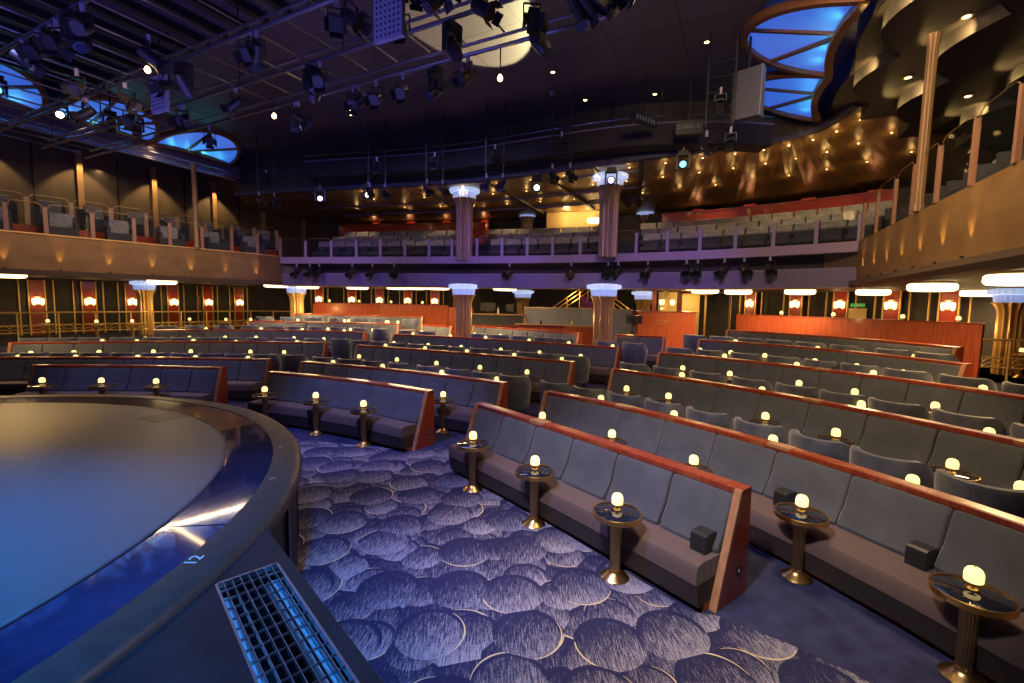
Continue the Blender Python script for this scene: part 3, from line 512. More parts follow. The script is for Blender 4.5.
inner = [tuple(p) for p in offs(LFx, -.14)] + [tuple(p) for p in offs(mp, -.55)[1:-1]] + [tuple(p) for p in offs(RFx, -.14)]
OUT = [(27, inner[-1][1] - 4), (27, 34), (-34, 34), (-34, inner[0][1] - 2)]
struct('floor_balcony', M().prism(inner + OUT, 3.12, 3.90), 'soffit')
# balcony tiers in the middle
for k, (d, z) in enumerate(((-1.75, .33), (-2.65, .66), (-3.6, 1.0))):
    c = offs(mp, d); c2 = offs(mp, -4.6)
    struct('floor_balcony_tier', M().prism(c + c2[::-1], 3.90, 3.90 + z), 'darkseat')
# red riser of the left balcony's upper tier
LB = [tuple(Vector(LBACK[0]) + ldir * 4)] + [tuple(p) for p in LBACK]
lb_in = offs(LB, 0)
struct('wall_riser_left', M().ribbon(LB, [(.0, 3.9), (.0, 4.42), (-.1, 4.42), (-.1, 3.9)]), 'redlac')
struct('floor_balcony_upper_left', M().prism(offs(LB, -.1) + offs(LB, -5)[::-1], 3.9, 4.42), 'carpet')
# posts with glass panels along the fronts
def rail(name, pts, z0, h, w, d, mtl, label, glass, gr):
    t_ = thing(name, label, 'railing', (pts[0][0], pts[0][1], z0))
    for i, p in enumerate(pts):
        j = min(i, len(pts) - 2); a = Vector(pts[j + 1]) - Vector(pts[j]); an = math.atan2(a.y, a.x)
        part('post', rel(M().box(-w / 2, w / 2, -d / 2, d / 2, z0, z0 + h, Matrix.Translation((p[0], p[1], 0)) @ Matrix.Rotation(an, 4, 'Z')), t_), mtl, t_)
        if i < len(pts) - 1 and glass:
            g = M(); L = a.length; c = .14; zt = z0 + h + .09
            prof = [(.05, z0 + .05), (L - .05, z0 + .05), (L - .05, zt - c)] + [(L - .05 - c + c * math.cos(q), zt - c + c * math.sin(q)) for q in (.4, .8, 1.2)] + [(L - .05 - c, zt), (.05 + c, zt)] + [(.05 + c - c * math.sin(q), zt - c + c * math.cos(q)) for q in (.4, .8, 1.2)] + [(.05, zt - c)]
            R = Matrix.Translation((p[0], p[1], 0)) @ Matrix.Rotation(an, 4, 'Z')
            g.loft([[R @ Vector((x, yy, z)) for x, z in prof] for yy in (-.006, .006)])
            gl = part('glass_panel', rel(g, t_), 'glass', t_)
            e = M(); ep = [R @ Vector((x, 0, z)) for x, z in prof[2:]]
            e.tube(ep, .007, 5); part('polished_edge', rel(e, t_), 'brassdull', gl)
    return t_
rail('balcony_railing', LF, 4.07, .70, .09, .05, 'pinkpost', 'front row of rose posts with glass panels on the left balcony', True, 1)
rail('balcony_railing', [tuple(p) for p in LBACK], 4.42, .78, .11, .06, 'pilaster', 'upper row of oak posts with glass panels on the left balcony', True, 1)
rail('balcony_railing', mp, 4.04, .60, .085, .05, 'lilac', 'long row of lilac posts along the curved middle balcony front', True, 1)
rail('balcony_railing', RF, 4.05, .80, .07, .05, 'pinkpost', 'rose oak posts with glass panels climbing along the right balcony front', True, 1)
for (x, y), lb in zip(TALLCOL, ('slim tall oak post rising from the left balcony front', 'slim tall fluted post rising from the right balcony front')):
    m = M().lathe([(.075, 4.0), (.075, 6.75)], 24, flute=.12, fn=10)
    solo('balcony_column', M().lathe([(.085, 0), (.085, .1), (.07, .12), (.07, 2.5), (.09, 2.62), (.10, 2.68)], 40, flute=.10, fn=12), 'darkoak', lb, 'column', 'tall posts on the side balconies', True, (x, y, 4.05))
# theatre seats
def seat_proto(bk, st_):
    b = M().loft([[(x, y, z) for y, z in ((.14, .42), (.10, .44), (.135, .66), (.22, .66), (.22, .44))] for x in (-.27, .27)])
    hc = M().loft([[(x, y, z) for y, z in ((.125, .66), (.10, .69), (.15, .87), (.19, .89), (.24, .87), (.225, .66))] for x in (-.275, .275)])
    s_ = M().loft([[(x, y, z) for y, z in ((-.28, .28), (-.30, .33), (-.27, .43), (.12, .40), (.14, .30))] for x in (-.26, .26)])
    base = M().box(-.24, .24, -.2, .2, 0, .28)
    arm = M().box(.265, .29, -.28, .2, .0, .60)
    return [('backrest', b.mesh('backrest', st_), [('head_cushion', hc.mesh('head_cushion', bk))]), ('seat', s_.mesh('seat', st_), []), ('pedestal', base.mesh('pedestal', 'darkseat'), []), ('arm', arm.mesh('arm', st_), [])]
SEAT = seat_proto('greyseat', 'darkseat')
def along(pts, step, a=0, b=None):
    P = [Vector(p) for p in pts]; L = [0]
    for i in range(len(P) - 1): L.append(L[-1] + (P[i + 1] - P[i]).length)
    b = L[-1] if b is None else b; s_ = a; out = []
    while s_ <= b:
        i = max(k for k in range(len(P) - 1) if L[k] <= s_); t_ = (P[i + 1] - P[i]).normalized()
        out.append((P[i] + t_ * (s_ - L[i]), t_)); s_ += step
    return out
for r, (d, z) in enumerate(((-1.15, 3.9), (-2.1, 4.23), (-3.0, 4.56))):
    k = 0
    for p, t_ in along(offs(mp, d), .60, 1.0):
        px = p.x / p.y
        if -.13 < px < -.055 or .19 < px < .265: continue      # aisles at the columns
        k += 1; bl = 'left of both columns' if px < -.13 else ('between the two columns' if px < .2 else 'right of both columns')
        stamp(SEAT, 'theatre_seat', f"grey theatre seat, middle balcony {ORD[r + 1]} row, {ORD[k]} from left", 'theatre seat', (p.x, p.y, z), math.atan2(t_.y, t_.x), 'rows of grey seats on the middle balcony')
# armchairs + little tables of side balconies
def arm_proto():
    b = M().loft([[(x, y, z) for y, z in ((.22, .1), (.20, .45), (.26, .80), (.31, .82), (.36, .78), (.33, .1))] for x in (-.32, .32)])
    cush = M().loft([[(x, y, z) for y, z in ((.10, .45), (.16, .86), (.24, .88), (.26, .80), (.2, .45))] for x in (-.23, .23)])
    s_ = M().box(-.25, .25, -.3, .22, .12, .44); arms = [('arm', M().box(x, x + .08, -.32, .24, .08, .62).mesh('arm', 'darkseat'), []) for x in (-.33, .25)]
    return [('backrest', b.mesh('backrest', 'darkseat'), []), ('back_cushion', cush.mesh('back_cushion', 'greyseat'), []), ('seat', s_.mesh('seat', 'darkseat'), []), ('foot', M().box(-.3, .3, -.3, .3, 0, .08).mesh('foot', 'black'), [])] + arms
ARM = arm_proto()
for tier, (pts, d, z, nm) in enumerate(((LF, -.75, 3.9, 'front tier'), ([tuple(p) for p in LBACK], -.75, 4.42, 'upper tier'))):
    k = 0
    for p, t_ in along(offs(pts, d), 1.28 if tier == 0 else 1.05, .3):
        k += 1; stamp(ARM, 'balcony_armchair', f"dark armchair with grey back cushion, left balcony {nm}, {ORD[k]} from left", 'armchair', (p.x, p.y, z), math.atan2(t_.y, t_.x) + random.uniform(-.25, .25) , 'armchairs on the left balcony')
k = 0
for p, t_ in along(offs(RF, -.7), .92, .7):
    k += 1; stamp(ARM, 'balcony_armchair', f"dark armchair with grey back cushion on right balcony, {ORD[k]} from the far end", 'armchair', (p.x, p.y, 3.9), math.atan2(t_.y, t_.x), 'armchairs on the right balcony')
k = 0
for p, t_ in along(offs(RF, -2.1), .92, .4):
    k += 1; stamp(SEAT, 'theatre_seat', f"grey seat in the back row of the right balcony, {ORD[k]} from the far end", 'theatre seat', (p.x, p.y, 4.2), math.atan2(t_.y, t_.x), 'back row seats on the right balcony')
struct('floor_balcony_right_tier', M().prism(offs(RF, -1.6) + offs(RF, -5)[::-1], 3.9, 4.2), 'carpet')
# uplight cones along the fascias (real little lamps in the lip)
def spotl(name, loc, tgt, e, col, size=60, blend=.5, rad=.03):
    l = bpy.data.lights.new(name, 'SPOT'); l.energy = e; l.color = col; l.spot_size = math.radians(size); l.spot_blend = blend; l.shadow_soft_size = rad
    o = link(name, l, None, loc); o.rotation_euler = (Vector(tgt) - Vector(loc)).to_track_quat('-Z', 'Y').to_euler(); return o
def pointl(name, loc, e, col, rad=.05):
    l = bpy.data.lights.new(name, 'POINT'); l.energy = e; l.color = col; l.shadow_soft_size = rad; return link(name, l, None, loc)
def areal(name, loc, tgt, e, col, sx, sy):
    l = bpy.data.lights.new(name, 'AREA'); l.energy = e; l.color = col; l.shape = 'RECTANGLE'; l.size = sx; l.size_y = sy
    o = link(name, l, None, loc); o.rotation_euler = (Vector(tgt) - Vector(loc)).to_track_quat('-Z', 'Y').to_euler(); return o
UPL = M().lathe([(.02, 0), (.022, .03), (.018, .035)], 10).mesh('uplight', 'black', True)
for side, pts, st_, nm in ((0, LF, 1.02, 'left'), (1, RF, .82, 'right')):
    k = 0
    for p, t_ in along(pts, st_, .35):
        n = Vector((t_.y, -t_.x)); k += 1
        q = p + n * (.055 if side == 0 else .08)
        o = link('uplight', UPL, None, (q.x, q.y, 3.12 if side == 0 else 3.13)); tag(o, f"tiny uplight on the {nm} balcony ledge, {ORD[k]} from the {'left' if side == 0 else 'far'} end", 'uplight', 'uplights on the balcony ledges')
        spotl('uplight_beam', (q.x + n.x * .02, q.y + n.y * .02, 3.17 if side == 0 else 3.18), (q.x - n.x * .09, q.y - n.y * .09, 4.1), 26 if side == 0 else 42, (1, .58, .16), 34, .8, .01)

# ================================================================= columns
def column(x, y, z0, z1, label, mtl, cap='crystal', r=.29, seg=96):
    t_ = thing('fluted_column', label, 'column', (x, y, z0)); h = z1 - z0
    part('shaft', M().lathe([(r, 0), (r, h - .75), (r * 1.06, h - .62), (r * 1.22, h - .50), (r * 1.5, h - .40)], seg, flute=.17, fn=14), mtl, t_, True)
    c = part('capital', M().lathe([(r * 1.25, h - .40), (r * 1.32, h - .38), (r * 1.4, h - .20), (r * 1.3, h - .20)], 48, flute=.10, fn=24), cap, t_)
    part('capital_disc', M().lathe([(r * 1.3, h - .20), (r * 1.78, h - .17), (r * 1.82, h - .08), (r * 1.72, h - .05), (r * 1.1, h - .02)], 48, flute=.07, fn=24), 'crystalwhite', t_)
    part('collar', M().lathe([(r * .9, h - .03), (r * .9, h)], 32), 'brassdull', t_)
    return t_
column(-1.72, 16.0, .37, 3.12, 'striped gold and violet column below balcony, left of the sound desk', 'column')
column(2.78, 14.0, .37, 3.12, 'striped gold and violet column below balcony, right of the sound desk', 'column')
column(-1.72, 16.0, 3.9, 6.38, 'bronze column on the middle balcony, left of the pair at its front', 'columndark')
column(2.85, 14.0, 3.9, 6.38, 'bronze column on the middle balcony, right of the pair at its front', 'columndark')
column(.6, 21.2, 3.9, 6.75, 'rear bronze column on the middle balcony, between the front pair', 'columndark', r=.27)
column(5.75, 20.4, 3.9, 6.75, 'rear bronze column on middle balcony beside the lit alcove', 'columndark', r=.27)
column(-15.3, 19.0, .85, 3.12, 'golden column under the left balcony behind the brass railing', 'column', r=.27)
column(-9.6, 20.3, .85, 3.12, 'golden column under the far end of left balcony', 'column', r=.29)
column(13.35, 12.2, .79, 3.12, 'golden column under the right balcony behind the curved railing', 'column')
column(.5, 22.6, 1.0, 3.12, 'plain golden column by the brass staircase, behind the sound desk', 'column', r=.3)
column(6.0, 21.0, 1.0, 3.12, 'plain golden column right of the brass staircase', 'column', r=.3)

for x, y in ((-2.45, 16.3), (-1.0, 16.4), (2.0, 14.25), (3.6, 14.3), (12.6, 12.6), (-14.5, 18.6), (-8.9, 19.8)):
    pointl('column_fill', (x, y, 2.0), 22, (1, .66, .22), .1)  # added fill points to gild the column sides, no lamps there
# ================================================================= under-balcony wall, sconces, ceiling discs
WZ0, WZ1 = .6, 3.12
lw = [tuple(Vector(SCL[0]) - AX * 8), tuple(Vector(SCL[-3]) + AX * 1.3)]
wl = [lw[0], lw[1], (-13.3, 27.1), (-2.5, 27.1), (4, 25.5), (9.6, 22.6)] + [tuple(Vector(p) + Vector((.45, .9)) * .25) for p in SCR] + [(15.2, 12.8), (16.4, 8), (17, -2)]
struct('wall_back', M().ribbon(wl, [(0, WZ0), (0, WZ1), (-.2, WZ1), (-.2, WZ0)]), 'darkwall')
struct('floor_promenade', M().prism([tuple(Vector(lw[0]) + NV * 6.2), tuple(Vector(lw[0]) + NV * 6.2 + AX * 9.5), (-13.2, 20.9), (-10.3, 21.1), (-10.3, 27.0), (-13.3, 27.0), (lw[1][0] + .0, lw[1][1]), lw[0]], .6, .85), 'carpet')
def sconce(x, y, ang, k, lab, z=2.15):
    t_ = thing('wall_sconce', lab, 'wall lamp', (x, y, z), ang, 'glowing sconces on red pilasters')
    part('red_panel', M().box(-.20, .20, -.02, .05, -1.3, .88), 'redlac', t_)
    for sx in (-1, 1):
        part('brass_strip', M().box(sx * .24 - .022, sx * .24 + .022, -.04, .05, -1.3, .9), 'brasspaint', t_)
        part('outer_strip', M().box(sx * .5 - .02, sx * .5 + .02, -.02, .05, -1.3, .9), 'brasspaint', t_)
    part('bracket', M().box(-.05, .05, -.09, -.02, -.10, .25), 'brass', t_)
    s_ = M()
    for k2 in range(3):
        a = (k2 - 1) * .12
        s_.lathe([(.02, -.16), (.055, -.12), (.07, .06), (.05, .10), (.02, .11)], 12, (a, -.10, .05 + .05 * (1 - abs(k2 - 1))))
    part('glass_shade', s_, 'sconce', t_, True)
    q = t_.matrix_basis @ Vector((0, -.35, .1)); pointl('sconce_glow', q, 5, (1, .6, .25), .08)
    part('lamp_collar', M().box(-.10, .10, -.08, -.02, .20, .24), 'brasspaint', t_)
k = 0
la = math.atan2(AX.y, AX.x)
for i, p in enumerate(SCL[:-2]):
    k += 1; sconce(p[0] + NV.x * .03, p[1] + NV.y * .03, la, k, f"glowing sconce on red pilaster, {ORD[k]} from left along the left side wall")
for i, p in enumerate(SCB):
    sconce(p[0], p[1] + .5, 0, k, f"glowing sconce on red pilaster, {ORD[i + 1]} from left along the rear wall", 2.42)
for i, p in enumerate(SCR):
    sconce(p[0], p[1], math.atan2(-2.2, 1.2) + .05, k, f"glowing sconce on red pilaster, {ORD[i + 1]} from left on wall behind the right block", 2.58)
for i, (x, y) in enumerate(DISC):
    t_ = thing('ceiling_light', f"flat round glowing ceiling light under the balcony, {ORD[i + 1]} from left", 'ceiling light', (x, y, 3.12), 0, 'round ceiling lights under the balcony')
    if i == 15: t_['label'] = 'round glowing ceiling light nearest the camera under right balcony'
    if i == 13: t_['label'] = 'largest glowing ceiling light, under the tip of the right balcony'
    part('diffuser', M().lathe([(.30, -.22), (.39, -.21), (.43, -.17), (.43, -.08), (.40, -.05)], 36), 'disc', t_, True)
    part('mount', M().lathe([(.36, -.05), (.36, 0)], 24), 'brassdull', t_)
    l = bpy.data.lights.new('ceiling_light_glow', 'AREA'); l.shape = 'DISK'; l.size = .8; l.energy = 60; l.color = (1, .66, .3)
    link('ceiling_light_glow', l, None, (x, y, 2.85))

# orange panelled half walls
def halfwall(name, label, pts, z0, z1, mtl='redwood', th=.12):
    t_ = thing(name, label, 'partition wall', (pts[0][0], pts[0][1], z0))
    part('panel', rel(M().ribbon(pts, [(0, z0), (0, z1), (-th, z1), (-th, z0)]), t_), mtl, t_)
    part('top_rail', rel(M().ribbon(pts, [(.02, z1), (.02, z1 + .03), (-th - .02, z1 + .03), (-th - .02, z1)]), t_), 'wood', t_); return t_
halfwall('panelled_partition', 'long orange wood partition behind the left block', [(-9.35, 21.35), (-6.2, 21.3), (-2.9, 20.4)], .59, 2.28)
halfwall('panelled_partition', 'short orange wood partition beside the left-hand column', [(-2.85, 20.3), (-1.75, 19.6)], .59, 2.2)
halfwall('panelled_partition', 'long orange wood partition behind the right block', [(8.6, 17.5), (9.75, 14.5), (11.25, 10.9)], .79, 2.17)
# control booth
cb = thing('control_booth', 'tall orange wood box of the control booth right of centre', 'booth', (5.8, 17.2, .59))
part('front_panel', M().box(-1.05, 1.12, 0, .1, 0, 1.62), 'redwood', cb); part('side_panel', M().box(1.02, 1.12, .1, 1.6, 0, 1.62), 'redwood', cb)
part('side_panel', M().box(-1.05, -.95, .1, 1.6, 0, 1.62), 'redwood', cb); part('cap', M().box(-1.1, 1.17, -.05, 1.65, 1.62, 1.66), 'wood', cb)
part('pull_handle', M().box(-.35, .15, -.03, 0, 1.28, 1.31).box(-.45, -.0, -.03, 0, 1.18, 1.20), 'trimwood', cb)
dw = thing('sound_desk_screen', 'long grey screen wall of the sound desk behind the pale booth', 'partition wall', (2.2, 18.4, .59))
part('panel', M().prism([(-1.7, .9), (.6, .2), (2.42, -.83), (2.46, -.73), (.6, .32), (-1.7, 1.02)], 0, 1.68), 'steelblue', dw); part('top_rail', M().prism([(-1.7, .86), (.6, .16), (2.42, -.87), (2.46, -.71), (.6, .36), (-1.7, 1.06)], 1.68, 1.72), 'brassdull', dw)
ds = thing('sound_desk', 'dark navy sound desk counter left of the grey screen', 'desk', (-.75, 19.3, .59))
part('counter', M().box(-1.0, 1.15, -.3, .3, 0, 1.36), 'darkseat', ds); part('worktop', M().box(-1.1, 1.25, -.4, .4, 1.36, 1.40), 'trimwood', ds); part('shelf', M().box(-1.0, 1.15, -.5, -.3, .9, .94), 'wood', ds)
ck = thing('service_counter', 'narrow wood-topped counter with bottles before the grey screen', 'counter', (1.5, 17.9, .59))
part('front', M().prism([(-1.3, .75), (.6, .2), (2.0, -.75), (2.05, -.65), (.6, .3), (-1.3, .85)], 0, 1.0), 'wood', ck); part('top', M().prism([(-1.4, .6), (.6, .05), (2.05, -.95), (2.15, -.6), (.7, .38), (-1.3, .92)], 1.0, 1.04), 'trimwood', ck)
def monitor(x, y, z, w, h, rz, label):
    t_ = thing('monitor', label, 'monitor', (x, y, z), rz)
    part('screen', M().box(-w / 2, w / 2, -.03, .03, .12, .12 + h), 'black', t_); part('stand', M().box(-.04, .04, .0, .05, .02, .2), 'blacksat', t_); part('foot', M().box(-.14, .14, -.1, .1, 0, .02), 'blacksat', t_)
monitor(-1.05, 19.3, 1.99, .64, .34, .1, 'wide black monitor on the left of the sound desk')
monitor(-.1, 19.35, 1.99, .34, .3, -.5, 'small black monitor on the right of the sound desk')
cam_ = thing('video_camera', 'black video camera on a stand before the orange control booth', 'camera', (4.35, 16.3, .59))
part('body', M().box(-.22, .22, -.25, .25, 1.22, 1.5), 'black', cam_); part('lens_hood', M().lathe([(.09, 0), (.11, .18)], 16, mtx=Matrix.Translation((0, -.25, 1.36)) @ Matrix.Rotation(PI / 2, 4, 'X')), 'blacksat', cam_); part('neck', M().lathe([(.05, .6), (.09, .9), (.06, 1.22)], 12), 'black', cam_); part('pedestal', M().lathe([(.3, 0), (.3, .05), (.06, .1), (.06, .62)], 16), 'black', cam_)
for i, (x, y, h, r, c, lb) in enumerate(((.5, 18.47, .28, .035, 'trimwood', 'tall pale bottle standing on the counter below the grey screen'), (1.15, 18.3, .2, .05, 'armblack', 'dark headset stand on the counter below the grey screen'), (2.35, 17.98, .25, .045, 'brassdull', 'bronze bottle on the counter near the right-hand column'), (2.15, 18.1, .26, .04, 'trimwood', 'pale bottle beside the bronze bottle on the counter'), (-.6, 19.0, .30, .045, 'pale', 'pale bottle standing before the navy sound desk'))):
    z = 1.63 if i < 4 else 1.99
    b = thing('bottle', lb, 'bottle', (x, y, z)); part('body', M().lathe([(r, 0), (r, h * .6), (r * .4, h * .78)], 14), c, b, True); part('neck', M().lathe([(r * .4, h * .78), (r * .35, h)], 10), c, b, True)
# doorway at back right and stairs
struct('door_1', M().box(-.06, .06, -.62, .62, 0, 1.95, Matrix.Translation((8.6, 19.4, 1.0)) @ Matrix.Rotation(.9, 4, 'Z')), 'darkwall')
struct('wall_lobby', M().box(-1.2, 1.2, 0, .1, 0, 2.1, Matrix.Translation((8.1, 21.5, 1.0)) @ Matrix.Rotation(-.35, 4, 'Z')), 'yellowwall')
pointl('lobby_lamp', (7.9, 20.6, 2.6), 45, (1, .65, .25), .1); pointl('stair_fill', (2.6, 20.6, 2.9), 30, (1, .65, .25), .1); pointl('stair_fill', (5.2, 19.0, 2.9), 25, (1, .65, .25), .1); pointl('desk_lamp', (-.6, 18.6, 2.9), 14, (1, .65, .3), .1)  # the stair points are added fill to brighten the steps
def frame(x, y, rz, w, label):
    t_ = thing('door_frame', label, 'door frame', (x, y, 1.0), rz)
    for sx in (-1, 1): part('jamb', M().box(sx * w / 2 - .04, sx * w / 2 + .04, -.06, .06, 0, 2.0), 'brass', t_)
    part('head', M().box(-w / 2 - .04, w / 2 + .04, -.06, .06, 2.0, 2.1), 'redlac', t_)
frame(7.85, 19.9, -.45, 1.0, 'brass framed doorway with bright yellow lobby behind, right of the control booth')
frame(8.62, 19.2, -.35, .95, 'brass frame around the dark door at the right')
for i, (x, z) in enumerate(((6.0, 1.0), (6.45, 1.0), (7.0, 1.0))):
    solo('lobby_pilaster', M().box(-.09, .09, -.05, .05, 0, 2.1), 'redlac' if i != 1 else 'brass', f"narrow {'red' if i != 1 else 'brass'} pilaster {('left of two lobby lamps', 'between two lobby lamps', 'right of two lobby lamps')[i]}", 'pilaster', None, False, (x + .15, 19.9 - i * .15, 1.0))
for i, x in enumerate((6.4, 6.85)):
    l_ = thing('lobby_lamp', f"small glowing lobby lamp above the control booth, {('left', 'right')[i]} one", 'wall lamp', (x, 19.6, 2.6))
    part('shade', M().lathe([(.03, -.12), (.09, -.08), (.11, .08), (.06, .12)], 14), 'sconce', l_, True); part('bracket', M().box(-.02, .02, 0, .15, -.05, .02), 'brass', l_)
def stair(x, y, rz, s_, lab):
    t_ = thing('staircase', lab, 'staircase', (x, y, 1.0), rz)
    for k in range(9): part('step', M().box(k * .28 * s_ if s_ > 0 else (k + 1) * .28 * s_, (k + 1) * .28 * s_ if s_ > 0 else k * .28 * s_, -.6, .6, 0, .2 * (k + 1)), 'redlac' if k % 2 else 'wood', t_)
    r = M()
    for yy in (-.62,):
        for h in (.55, .75, .95): r.tube([(0, yy, h), (9 * .28 * s_, yy, 1.8 + h)], .022, 6)
        for k in range(0, 10, 2): r.tube([(k * .28 * s_, yy, .2 * k), (k * .28 * s_, yy, .2 * k + .95)], .022, 6)
    part('handrail', r, 'brasspaint', t_)
stair(1.5, 21.6, -.2, 1, 'red staircase with brass rails rising right behind the sound desk')
stair(5.6, 19.9, -.3, -1, 'red staircase with brass rails descending behind the right-hand column')
# exit sign with green top over a cream notice
t_ = thing('exit_sign', 'green exit sign box on the wall behind the right block', 'exit sign', (12.83, 17.0, 2.55), -1.08)
part('box', M().box(-.22, .22, -.04, .04, .0, .13), 'exitgreen', t_)
part('arrow', M().box(.0, .16, -.05, -.041, .055, .08).box(-.03, .03, -.05, -.041, .03, .105), 'white', t_)
struct('door_2', M().box(-.28, .28, -.02, .05, -1.0, .0, Matrix.Translation((12.83, 17.0, 2.5)) @ Matrix.Rotation(-1.08, 4, 'Z')), 'yellowwall')

# brass terrace railings
def brassrail(pts, z0, label, h=1.02):
    t_ = thing('terrace_railing', label, 'railing', (pts[0][0], pts[0][1], z0)); P = [Vector(p) for p in pts]
    part('top_rail', rel(M().tube([(p.x, p.y, z0 + h) for p in P], .03, 8), t_), 'brasspaint', t_, True)
    part('mid_rail', rel(M().tube([(p.x, p.y, z0 + h - .42) for p in P], .018, 6), t_), 'brasspaint', t_)
    part('mid_rail', rel(M().tube([(p.x, p.y, z0 + h - .66) for p in P], .018, 6), t_), 'brasspaint', t_)
    for p, tt in along(pts, 1.0): part('post', rel(M().tube([(p.x, p.y, z0), (p.x, p.y, z0 + h)], .024, 8), t_), 'brasspaint', t_)
    sc = M()
    for p, tt in along(pts, .26, .13):
        for q in (0, .13):
            arc = []
            for k in range(7):
                a = PI * k / 6; arc.append((p.x + tt.x * .13 * math.cos(a), p.y + tt.y * .13 * math.cos(a), z0 + h - .66 + .11 * math.sin(a) + (q > 0) * .11))
            sc.tube(arc, .009, 4)
    part('scallop_tracery', rel(sc, t_), 'brasspaint', t_); return t_
brassrail([tuple(Vector((-16.9, 12.9)) + AX * s_) for s_ in (0, 1.5, 3, 4.2)] + [(-14.0, 17.5)], .85, 'brass scallop railing in front of the left terrace, nearer length')
brassrail([(-13.9, 17.6), (-13.0, 19.5), (-12.2, 21.2), (-10.3, 21.4)], .85, 'brass scallop railing under left balcony, farther length to the orange partition')
brassrail([(11.9, 12.2), (11.3, 11.6), (11.35, 10.9), (12.0, 10.6), (14.5, 10.9)], .79, 'curved brass scallop railing at the right edge')
struct('floor_terrace', M().prism([(11.3, 11.7), (11.25, 10.85), (12, 10.5), (20, 11), (20, 16), (12.5, 13.5)], .78, .79), 'carpet')
# lamps on the promenade
for i, (x, y, z) in enumerate([(-16.0, 15.65, .85), (-14.55, 15.9, .85), (-13.8, 16.5, .85), (-13.2, 18.6, .85), (-11.9, 18.9, .85), (-11.1, 19.3, .85), (-10.6, 19.9, .85), (13.05, 11.6, .79)]):
    w = f"{ORD[i + 1]} from left behind the left brass railing" if i < 7 else 'beside the golden column behind the right brass railing'
    stamp(TAB, 'cocktail_table', 'round brass-rimmed black table, ' + w, 'table', (x, y, z + .001), 0, 'cocktail tables between the booths')
    stamp(LAMP, 'table_lamp', 'glowing dome lamp on table, ' + w, 'lamp', (x, y, z + .6205), 0, 'glowing lamps on the cocktail tables')
WL = [(-8.6, 21.42, 2.31), (-7.2, 21.40, 2.31), (-5.65, 21.2, 2.31), (-4.1, 20.75, 2.31), (5.85, 17.9, 2.25), (9.28, 15.75, 2.2), (9.95, 14.15, 2.2), (10.65, 12.45, 2.2), (11.1, 11.35, 2.2)]
for i, (x, y, z) in enumerate(WL):
    w = f"{ORD[i + 1]} from left on top of the left orange partition" if i < 4 else ('on top of the orange control booth' if i == 4 else f"{ORD[i - 4]} from left on top of the right orange partition")
    stamp(LAMP, 'table_lamp', 'small glowing dome lamp, ' + w, 'lamp', (x, y, z), 0, 'glowing lamps on the cocktail tables')
# ================================================================= balcony-level walls and ceilings
CZ = 7.75; LZ = 7.3
struct('ceiling', M().box(-34, 27, -7, 34, CZ, CZ + .15), 'ceil')
wl2 = [uv(-4, -20.3), uv(17.2, -20.3), (-9.0, 25.2), (-2, 25), (6, 22.5), (12, 19.5), (15.5, 16), uv(14, 7.2), uv(-4, 7.2)]
struct('wall_upper', M().ribbon(wl2, [(0, 3.9), (0, CZ), (-.2, CZ), (-.2, 3.9)]), 'balcwall')
for i, u in enumerate((3.0, 5.2, 7.42, 9.6, 11.8, 14.0, 16.2)):
    x, y = uv(u, -20.25)
    solo('wall_pilaster', M().box(-.05, .10, -.08, .08, -1.72, 1.72), 'pilaster', f"oak pilaster strip on the left balcony wall, {ORD[i + 1]} from the left", 'pilaster', 'oak pilasters on the left balcony wall', False, (x, y, 5.6), (0, 0, math.atan2(NV.y, NV.x)))
for i, u in enumerate((4.1, 6.3, 8.5, 10.7, 12.9)):
    x, y = uv(u, -20.28)
    solo('wall_batten', M().box(-.02, .04, -.012, .012, -1.6, 1.7), 'black', f"thin dark batten between oak pilasters, {ORD[i + 1]} from the left", 'batten', None, False, (x, y, 5.6), (0, 0, math.atan2(NV.y, NV.x)))
D = [(-10.4, 17.4, 6.25), (-7.4, 16.2, 6.2), (-2.75, 15.1, 6.2), (-.9, 14.4, 6.2), (.8, 13.55, 6.2), (2.2, 12.85, 6.25), (3.5, 12.35, 6.3), (5.1, 12.2, 6.5), (6.4, 12.35, 6.72), (7.4, 12.5, 6.92), (7.95, 12.1, 7.08), (7.95, 11.1, 7.2)]
def smooth(pts, n=3):
    for _ in range(n):
        q = [pts[0]]
        for a, b in zip(pts, pts[1:]):
            a, b = Vector(a), Vector(b); q += [tuple(a * .75 + b * .25), tuple(a * .25 + b * .75)]
        pts = q + [pts[-1]]
    return pts
D3 = smooth(D, 2); D = [p[:2] for p in D3]; DN = nrm(D)
def drumband(d0, d1, a0, a1, top):
    m = M(); m.loft([[(p[0] + n.x * d0, p[1] + n.y * d0, p[2] + a0), (p[0] + n.x * d0, p[1] + n.y * d0, CZ if top else p[2] + a1), (p[0] + n.x * d1, p[1] + n.y * d1, CZ if top else p[2] + a1), (p[0] + n.x * d1, p[1] + n.y * d1, p[2] + a0)] for p, n in zip(D3, DN)]); return m
struct('wall_drum', drumband(0, -.15, .02, 0, True), 'cove')
struct('trim_drum', drumband(.10, -.12, 0, .10, False), 'duskblue')
